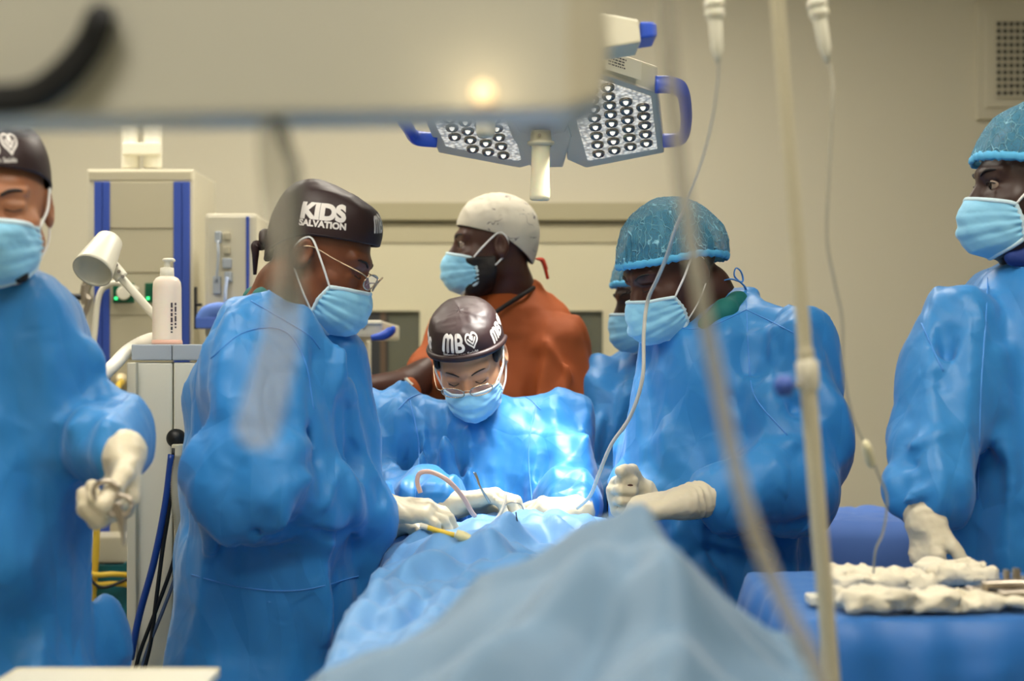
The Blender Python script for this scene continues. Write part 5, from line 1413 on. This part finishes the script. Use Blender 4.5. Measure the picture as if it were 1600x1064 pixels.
def z_far(x, y):
    z = .965 + 0 * x
    z = z + .035 * np.exp(-((y - 2.75) / .22) ** 2) * np.exp(-((x - .03) / .2) ** 2)
    z = z - .02 * np.clip((2.1 - y), 0, 1) - .04 * np.clip(np.abs(x - .02) / .27, 0, 1) ** 3
    for a, b, c, w, h in (((600, 870, 2.6), (700, 835, 2.75), (830, 802, 2.85), .012, .016), ((560, 900, 2.4), (690, 880, 2.5), (800, 850, 2.6), .018, .014),
                          ((540, 960, 2.0), (640, 900, 2.3), (760, 880, 2.45), .022, .018), ((960, 850, 2.6), (870, 830, 2.7), (780, 835, 2.75), .012, .014),
                          ((600, 1000, 1.9), (700, 940, 2.1), (860, 900, 2.3), .02, -.014), ((740, 870, 2.45), (720, 900, 2.3), (640, 980, 1.95), .02, -.012),
                          ((850, 840, 2.7), (880, 870, 2.55), (900, 900, 2.4), .015, -.010), ((640, 850, 2.65), (760, 845, 2.65), (800, 870, 2.5), .010, -.010)):
        z = z + ridge2(x, y, [on_plan(*a), on_plan(*b), on_plan(*c)], w, h)
    z = z - cloth_noise(np.stack([x, y, 0 * x], 1).astype(np.float32), .010, 3.0, 1.0, 6) - crumple(np.stack([x, y, 0 * x], 1), .030, 3.0, 1.0, 4.0)
    return z
tag(sheet('surgical_drape', -.225, .225, 1.68, 2.98, z_far, DRAPE, '', floor_z=.01, skirt=.02), 'blue surgical drape covering the patient and operating table, under the surgeons\' hands', 'drape')
def z_near(x, y):
    px, py = .125, 1.36
    dx = x - px; dy = y - py
    up = np.where(dx < 0, .54, .84) * np.abs(dx) ** 1.0
    r = np.sqrt(up ** 2 + (np.where(dy < 0, .42, 1.6) * dy) ** 2 + .0003)
    z = 1.150 - r
    z = z - crumple(np.stack([x, y, 0 * x], 1), .030, 8.0, 1.0, 3.0)
    z = z + ridge2(x, y, [(px, py), (px + .02, 1.2), (px - .02, 1.0)], .02, .012) - ridge2(x, y, [(px + .03, py), (px + .10, py - .02), (px + .19, py - .04)], .014, .016)
    z = z + ridge2(x, y, [(px, py), (-.06, 1.12), (-.14, .95)], .025, .014) - ridge2(x, y, [(px - .02, 1.25), (.02, 1.1), (-.02, .95)], .02, .014)
    return np.maximum(z, .80)
tag(sheet('surgical_drape', -.205, .265, .95, 1.58, z_near, DRAPE2, '', floor_z=.01, skirt=.03, nx=140, ny=120), 'blue drape with haze in its colour, raised to a peak in the blurred foreground', 'drape')
# table underneath
def op_table():
    t = empty('operating_table', (.03, 2.1, 0), 'operating table hidden beneath the blue drape', 'table')
    V, F = box((-.19, 1.1, .62), (.26, 2.9, .74), .02); mk('mattress', V, F, DARK, t)
    V, F = box((-.1, 1.7, .1), (.16, 2.2, .62), .02); mk('column', V, F, STEEL, t)
    V, F = box((-.22, 1.4, 0), (.28, 2.5, .1), .02); mk('base', V, F, STEEL, t)


# instruments lying on the drape
WH = mat('tube_clear', (214, 214, 206), .2, alpha=.75)
single('suction_tube', sweep([P(657, 770, 2.72), P(652, 752, 2.72), P(657, 739, 2.72), P(675, 738, 2.72), P(700, 751, 2.72), P(722, 775, 2.74), P(737, 800, 2.76), P(742, 806, 2.77)], .0046, 12), mat('tube_pink', (212, 176, 162), .3),
       'pinkish suction tube arching over the cream glove of the left surgeon', 'tube')
single('catheter', sweep([P(790, 772, 2.7), P(787, 790, 2.68), P(775, 812, 2.66), P(755, 830, 2.66), P(744, 842, 2.66), P(742, 852, 2.66)], .003, 10), WH, 'thin white catheter curving onto the drape below the bright gloved hand', 'tube')
single('suture_needle', sweep([P(788, 790, 2.78), P(800, 785, 2.76), P(813, 788, 2.76), P(818, 796, 2.77)], .0012, 6), DSTEEL, 'fine curved suture needle beside the bright glove', 'needle')
def fcp():
    t = empty('forceps', P(745, 760, 2.8), 'steel forceps tip sticking up from the bright gloved hand', 'forceps')
    for d in (0, 3):
        V, F = sweep([P(740 + d, 738, 2.82), P(745 + d * .6, 748, 2.82), P(751, 762, 2.82), P(765, 785, 2.84)], [.0012, .0016, .002, .003], 8); mk('arm', V, F, DSTEEL, t)
fcp()
def cath():
    t = empty('drain_connector', P(735, 848, 2.55), 'yellow tipped tube with a cream connector lying on the drape', 'connector')
    V, F = sweep([P(664, 823, 2.5), P(690, 831, 2.5), P(710, 836, 2.5)], .0048, 12); mk('yellow_tube', V, F, YEL, t)
    V, F = sweep([P(656, 821, 2.5), P(668, 824, 2.5)], .0052, 12, smooth=False); mk('tip', V, F, WHITE, t)
    V, F = sweep([P(712, 833, 2.48), P(722, 838, 2.48), P(742, 845, 2.48)], [.0075, .010, .0065], 12); mk('connector', V, F, mat('connector_cream', (222, 212, 160), .4), t)
cath()
for k, pts in enumerate(([(806, 800), (808, 815), (810, 836), (818, 840)], [(796, 828), (794, 835), (795, 840), (802, 840)])):
    single('suture_thread', sweep([P(x, y, 2.6) for x, y in pts], .0012, 6), DARK, ('long' if k == 0 else 'short') + ' dark suture thread lying on the blue drape', 'thread', group='suture threads')

# ================================================================== instrument table at the right
def z_inst(x, y):
    return .952 - cloth_noise(np.stack([x, y, 0 * x], 1).astype(np.float32), .003, 1, 1, 7)
DRAPE3 = mat('drape_deep_blue', (22, 98, 172), .5, sheen=.15, bump=(8, .5, .012, 'ridge'), bump2=(380, .06, .0006, 'n'))
x0_, x1_ = .40, 1.25
tag(sheet('table_drape', x0_, x1_, 1.93, 2.36, z_inst, DRAPE3, '', floor_z=.01, nx=150, ny=120, skirt=.02), 'blue drape over the instrument table at the lower right', 'drape')
def itab():
    t = empty('instrument_table', (.82, 2.14, 0), 'instrument table under the blue drape at the right', 'table')
    V, F = box((x0_ + .01, 1.94, .91), (x1_ - .01, 2.35, .935), .004); mk('table_top', V, F, STEEL, t, smooth=False)
    for x in (x0_ + .04, x1_ - .04):
        for y in (1.97, 2.32): V, F = cyl((x, y, 0), (x, y, .91), .014, sides=14); mk('leg', V, F, STEEL, t)
ZT = .955
GAUZE = mat('gauze_white', (218, 210, 188), .9, bump=(35, .6, .006, 'ridge'), bump2=(500, .2, .001, 'n'))
def gauze(label, c, r, seed, rot=0):
    c = np.array(c, float); ca, sa = math.cos(rot), math.sin(rot)
    def f(p):
        p = p.astype(np.float32); q = p - c.astype(np.float32); q = np.stack([q[:, 0] * ca + q[:, 1] * sa, -q[:, 0] * sa + q[:, 1] * ca, q[:, 2]], 1)
        q = q + np.stack([vnoise(q * 60 + seed), vnoise(q * 60 + 9), 0 * q[:, 0]], 1) * .008 - .004
        b = np.abs(q) - (np.array(r, np.float32) - .005)
        d = np.linalg.norm(np.maximum(b, 0), axis=1) + np.minimum(b.max(1), 0) - .005
        n = cloth_noise(p, .008, seed, 1.0, 26) + crumple(p, .009, seed, 1.0, 9.0)
        return smax(d - n, ZT - p[:, 2], .002)
    m = max(r) + .05; V, F = nets(f, c - [m, m, r[2] + .03], c + [m, m, r[2] + .04], .0035)
    return single('gauze_pad', (V, F), GAUZE, label, 'gauze', group='gauze on the instrument table')
gauze('large crumpled white gauze pile nearest the metal pole', (P(1378, 0, 2.12)[0], 2.14, ZT + .011), (.072, .055, .013), 3.1, -.05)
gauze('long flat white gauze at the front edge of the instrument table', (P(1402, 0, 1.98)[0], 1.975, ZT + .010), (.078, .03, .011), 5.7)
gauze('crumpled gauze under the hand at the right edge', (P(1495, 0, 2.22)[0], 2.22, ZT + .009), (.05, .045, .010), 9.3)
gauze('flat gauze under the steel instruments', (P(1550, 0, 1.99)[0], 1.985, ZT + .006), (.06, .03, .004), 12.3)
single('small_box', box((P(1266, 0, 2.0)[0], 2.0, ZT + .001), (P(1292, 0, 2.0)[0], 2.04, ZT + .014), .003), WHITE, 'small white box at the left corner of the instrument table', 'box', smooth=False)
def instrument(kind, x, y, z, ang, label, L=.13):
    t = empty(kind, (x, y, z), label, 'instrument', 'steel instruments on the table')
    ca, sa = math.cos(ang), math.sin(ang)
    def q(a, b, c=0): return np.array([x + a * ca - b * sa, y + a * sa + b * ca, z + c])
    for s in (-1, 1):
        V, F = sweep([q(0, .002 * s, .004), q(L * .4, .004 * s, .005), q(L * .75, .014 * s, .006), q(L * .82, .02 * s, .006)], [.005, .0075, .0065, .005], 8); mk('shank', V, F, DSTEEL, t)
        V, F = sweep([q(L * .92 + .014 * math.cos(k), .022 * s + .011 * math.sin(k), .006) for k in np.linspace(0, 2 * math.pi, 12, endpoint=False)], .0045, 8, closed=True, n=2); mk('finger_ring', V, F, DSTEEL, t)
    V, F = cyl(q(L * .4, 0, 0), q(L * .4, 0, .011), .0055, sides=12); mk('screw', V, F, STEEL, t)
ix = P(1500, 0, 2.05)[0]
for k, (dx, y, z, a, kd, lb) in enumerate(((.00, 2.02, .001, .25, 'needle_holder', 'leftmost steel needle holder beside the gauze'), (.015, 2.00, .012, -.05, 'scissors', 'steel scissors lying across the needle holder'),
                                           (.03, 1.975, .002, .1, 'clamp', 'steel clamp nearest the front edge of the table'), (.07, 2.01, .016, .4, 'clamp', 'steel clamp on top of the pile with rings to the back'),
                                           (.09, 1.98, .016, .1, 'scissors', 'rightmost steel scissors at the edge of the photo'))):
    instrument(kd, ix + dx, y, ZT + z + .016, a, lb)
def cupp():
    c = np.array([P(1552, 0, 2.08)[0], 2.0, ZT + .008]); t = empty('retractor', c, 'upright steel retractor standing among the instruments', 'instrument')
    V, F = join(box(c + [-.010, 0, 0], c + [-.003, .012, .044], .002), box(c + [.003, 0, 0], c + [.012, .012, .046], .002)); mk('blade', V, F, DSTEEL, t, smooth=False)
    V, F = sweep([c + [-.045, .006, .012], c + [0, .006, .010], c + [.05, .006, .012], c + [.06, .006, .018]], .006, 10); mk('crossbar', V, F, DSTEEL, t)
    V, F = cyl(c + [-.038, .0, .004], c + [-.038, .0, .024], .006, sides=12); mk('thumbscrew', V, F, DSTEEL, t)
cupp()
# rear draped trolley
def z_rear(x, y): return .915 - cloth_noise(np.stack([x, y, 0 * x], 1).astype(np.float32), .012, 2, 1, 6)
tag(sheet('table_drape', P(1290, 0, 3.5)[0], P(1480, 0, 3.5)[0], 3.5, 3.8, z_rear, mat('drape_violet_blue', (92, 132, 212), .6, bump=(8, .4, .01, 'ridge')), '', floor_z=.01, nx=80, ny=80, skirt=.03), 'blurred light blue draped trolley behind the metal pole', 'drape')

# ================================================================== iv pole, drips, lines
POLE = mat('pole_cream_steel', (204, 196, 168), .32, metal=.1)
def ivpole():
    Y = 1.55; a = P(1302, 1090, Y); b = P(1212, -30, Y); d = b - a; bot = a + d * ((0.03 - a[2]) / d[2]); top = a + d * ((2.15 - a[2]) / d[2])
    t = empty('iv_pole', bot * np.array([1, 1, 0]), 'blurred cream metal infusion pole standing in the right foreground', 'pole')
    V, F = cyl(bot, P(1258, 545, Y), .0092, sides=24); mk('lower_tube', V, F, POLE, t)
    V, F = cyl(P(1258, 548, Y), top, .0078, sides=24); mk('upper_tube', V, F, POLE, t)
    V, F = lathe(P(1264, 610, Y), d, [(0, .0105), (.012, .0125), (.03, .0125), (.034, .009)], 20); mk('height_collar', V, F, OFFW, t)
    V, F = sweep([P(1262, 602, Y), P(1244, 603, Y - .01)], .0035, 10, smooth=False); mk('knob_stem', V, F, STEEL, t)
    V, F = lathe(P(1240, 603, Y - .01), (-1, 0, 0), [(0, .004), (.003, .011), (.016, .012), (.02, .006), (.022, .0001)], 20); mk('blue_knob', V, F, mat('knob_blue', (62, 92, 172), .4), t)
    for k in range(5):
        an = 2 * math.pi * k / 5; e = bot + np.array([  .11 * math.cos(an), .11 * math.sin(an), .03])
        V, F = sweep([bot + [0, 0, .06], (bot + e) / 2 + [0, 0, .03], e], .012, 10); mk('foot', V, F, STEEL, t)
    for s in (-1, 1):
        V, F = sweep([top, top + np.array([.06 * s, 0, .01]), top + np.array([.10 * s, 0, .0]), top + np.array([.11 * s, 0, .03])], .004, 8); mk('hook', V, F, STEEL, t)
ivpole()
CH = mat('drip_chamber_clear', (236, 232, 212), .2, alpha=.92); CHW = mat('drip_white', (226, 222, 202), .4, sss=.1)
def drip(px, lean, Y, label):
    t = empty('drip_chamber', P(px, 90, Y), label, 'drip chamber', 'infusion drip chambers'); s = Y / FPX
    a = P(px - lean * .5, -50, Y); b = P(px + lean * .5, 98, Y)
    ax = (b - a); L = np.linalg.norm(ax)
    V, F = lathe(a, ax, [(0, .0001), (0, 11 * s), (48 * s, 11 * s), (52 * s, 16 * s), (62 * s, 16 * s), (64 * s, 13 * s), (68 * s, 15.5 * s), (76 * s, 15.5 * s), (84 * s, 9 * s)], 20); mk('spike_cap', V, F, CHW, t)
    V, F = lathe(a, ax, [(80 * s, 10.5 * s), (84 * s, 11 * s), (128 * s, 9.5 * s), (136 * s, 6.5 * s), (L, 3 * s), (L, .0001)], 20); mk('chamber', V, F, CH, t)
drip(1117, 10, 1.75, 'left drip chamber hanging near the top, beside the metal pole'); drip(1280, 26, 1.75, 'right drip chamber hanging at a slant near the top, right of the metal pole')
LINE = mat('iv_line', (204, 200, 182), .25, alpha=.7); LINE2 = mat('iv_line_white', (226, 222, 208), .5, alpha=.9)
single('iv_line', sweep([P(1293, 92, 1.75), P(1300, 120, 1.75), P(1301, 160, 1.75), P(1296, 260, 1.76), P(1292, 370, 1.78), P(1304, 440, 1.8), P(1316, 500, 1.82), P(1318, 580, 1.84), P(1332, 650, 1.88), P(1355, 700, 1.9), P(1372, 740, 1.92), P(1386, 780, 1.95), P(1380, 830, 2.0), P(1368, 860, 2.05), P(1365, 895, 2.08)], .0019, 8),
       LINE, 'thin infusion line trailing from the right drip chamber down to the gauze', 'tube')
def inj():
    a = P(1352, 690, 1.885); b = P(1366, 740, 1.905); t = single('injection_port', lathe(a, b - a, [(0, .0001), (0, .004), (.01, .0065), (.034, .0065), (.04, .004), (.04, .0001)], 16), mat('port_cream', (222, 214, 176), .4), 'cream injection port clipped on the thin infusion line', 'connector')
inj()
single('iv_line', sweep([P(1123, 96, 1.75), P(1120, 140, 1.8), P(1108, 210, 1.9), P(1085, 285, 2.1), P(1058, 350, 2.35), P(1042, 400, 2.5), P(1027, 436, 2.6), P(1012, 470, 2.65), P(1006, 520, 2.65), P(1004, 590, 2.65), P(985, 650, 2.68), P(955, 695, 2.72), P(936, 740, 2.78), P(922, 775, 2.85), P(902, 794, 2.92)], [.0012, .0012, .0013, .0014, .003, .0036, .0036, .0036, .0036, .0036, .0036, .0036, .0036, .0036, .0036], 10),
       LINE2, 'white tube crossing in front of the blue bouffant cap down to the gloved hand', 'tube')
TUBEB = mat('tube_grey_soft', (186, 182, 168), .45, alpha=.55)
single('breathing_tube', sweep([P(1038, -40, 1.02), P(1044, 60, 1.02), P(1056, 200, 1.02), P(1074, 340, 1.01), P(1094, 460, 1.0), P(1122, 600, 1.0), P(1152, 740, .99), P(1186, 850, .98), P(1228, 950, .97), P(1270, 1030, .96), P(1300, 1100, .95)], .0062, 14),
       TUBEB, 'thick blurred translucent tube sweeping down the right of the foreground', 'tube')
# clear plastic sleeve hanging in front of the left surgeon
SLV = mat('plastic_sleeve', (224, 220, 208), .3, alpha=.3)
single('plastic_sleeve', sweep([P(428, 150, .98), P(430, 250, .98), P(440, 340, .98), P(450, 430, .98), P(436, 540, .98), P(402, 670, .98), P(392, 700, .98)], [.011, .012, .0125, .0125, .014, .016, .006], 20, flat=.35, up=(0, 1, 0)),
       SLV, 'blurred clear plastic sleeve hanging from the grey housing in front of the left surgeon', 'plastic cover')
single('plastic_tube', sweep([P(425, 165, .95), P(438, 205, .95), P(452, 240, .95), P(462, 275, .95), P(460, 380, .96), P(450, 480, .98)], .0042, 12), mat('tube_slate', (140, 142, 136), .4, alpha=.5), 'blurred grey tube dropping from the housing along the plastic sleeve', 'tube')
# bed rail at the lower left corner
def rail():
    Y = 1.45; t = empty('trolley', (P(60, 0, Y)[0], Y + .2, 0), 'blurred white trolley top at the lower left corner', 'trolley')
    a = P(-160, 1142, Y); b = P(236, 1170, Y)
    V, F = box((a[0], Y - .02, b[2]), (b[0], Y + .35, a[2] - .012), .008); mk('trolley_top', V, F, WHITE, t, smooth=False)
    V, F = sweep([(a[0], Y - .03, a[2] - .006), (b[0], Y - .03, a[2] - .006)], .006, 10, smooth=False); mk('edge_rail', V, F, STEEL, t)
    for x in (a[0] + .03, b[0] - .03):
        for y in (Y + .02, Y + .3): V, F = cyl((x, y, 0), (x, y, b[2]), .012, sides=12); mk('leg', V, F, STEEL, t)
rail()
# scissors held by the blurred person
def scis():
    Y = 1.92; t = empty('scissors', P(165, 770, Y), 'steel scissors held by the blurred person at the left edge', 'scissors')
    for cx, cy in ((166, 768), (186, 790)):
        V, F = sweep([P(cx + 20 * math.cos(k), cy + 16 * math.sin(k), Y) for k in np.linspace(0, 2 * math.pi, 14, endpoint=False)], .0036, 8, closed=True, n=3); mk('finger_ring', V, F, DSTEEL, t)
    for d in (-2, 3):
        V, F = sweep([P(178 + d * 2, 785, Y), P(190 + d, 815, Y), P(194, 852, Y)], [.0042, .0042, .002], 8); mk('blade', V, F, DSTEEL, t)
scis()
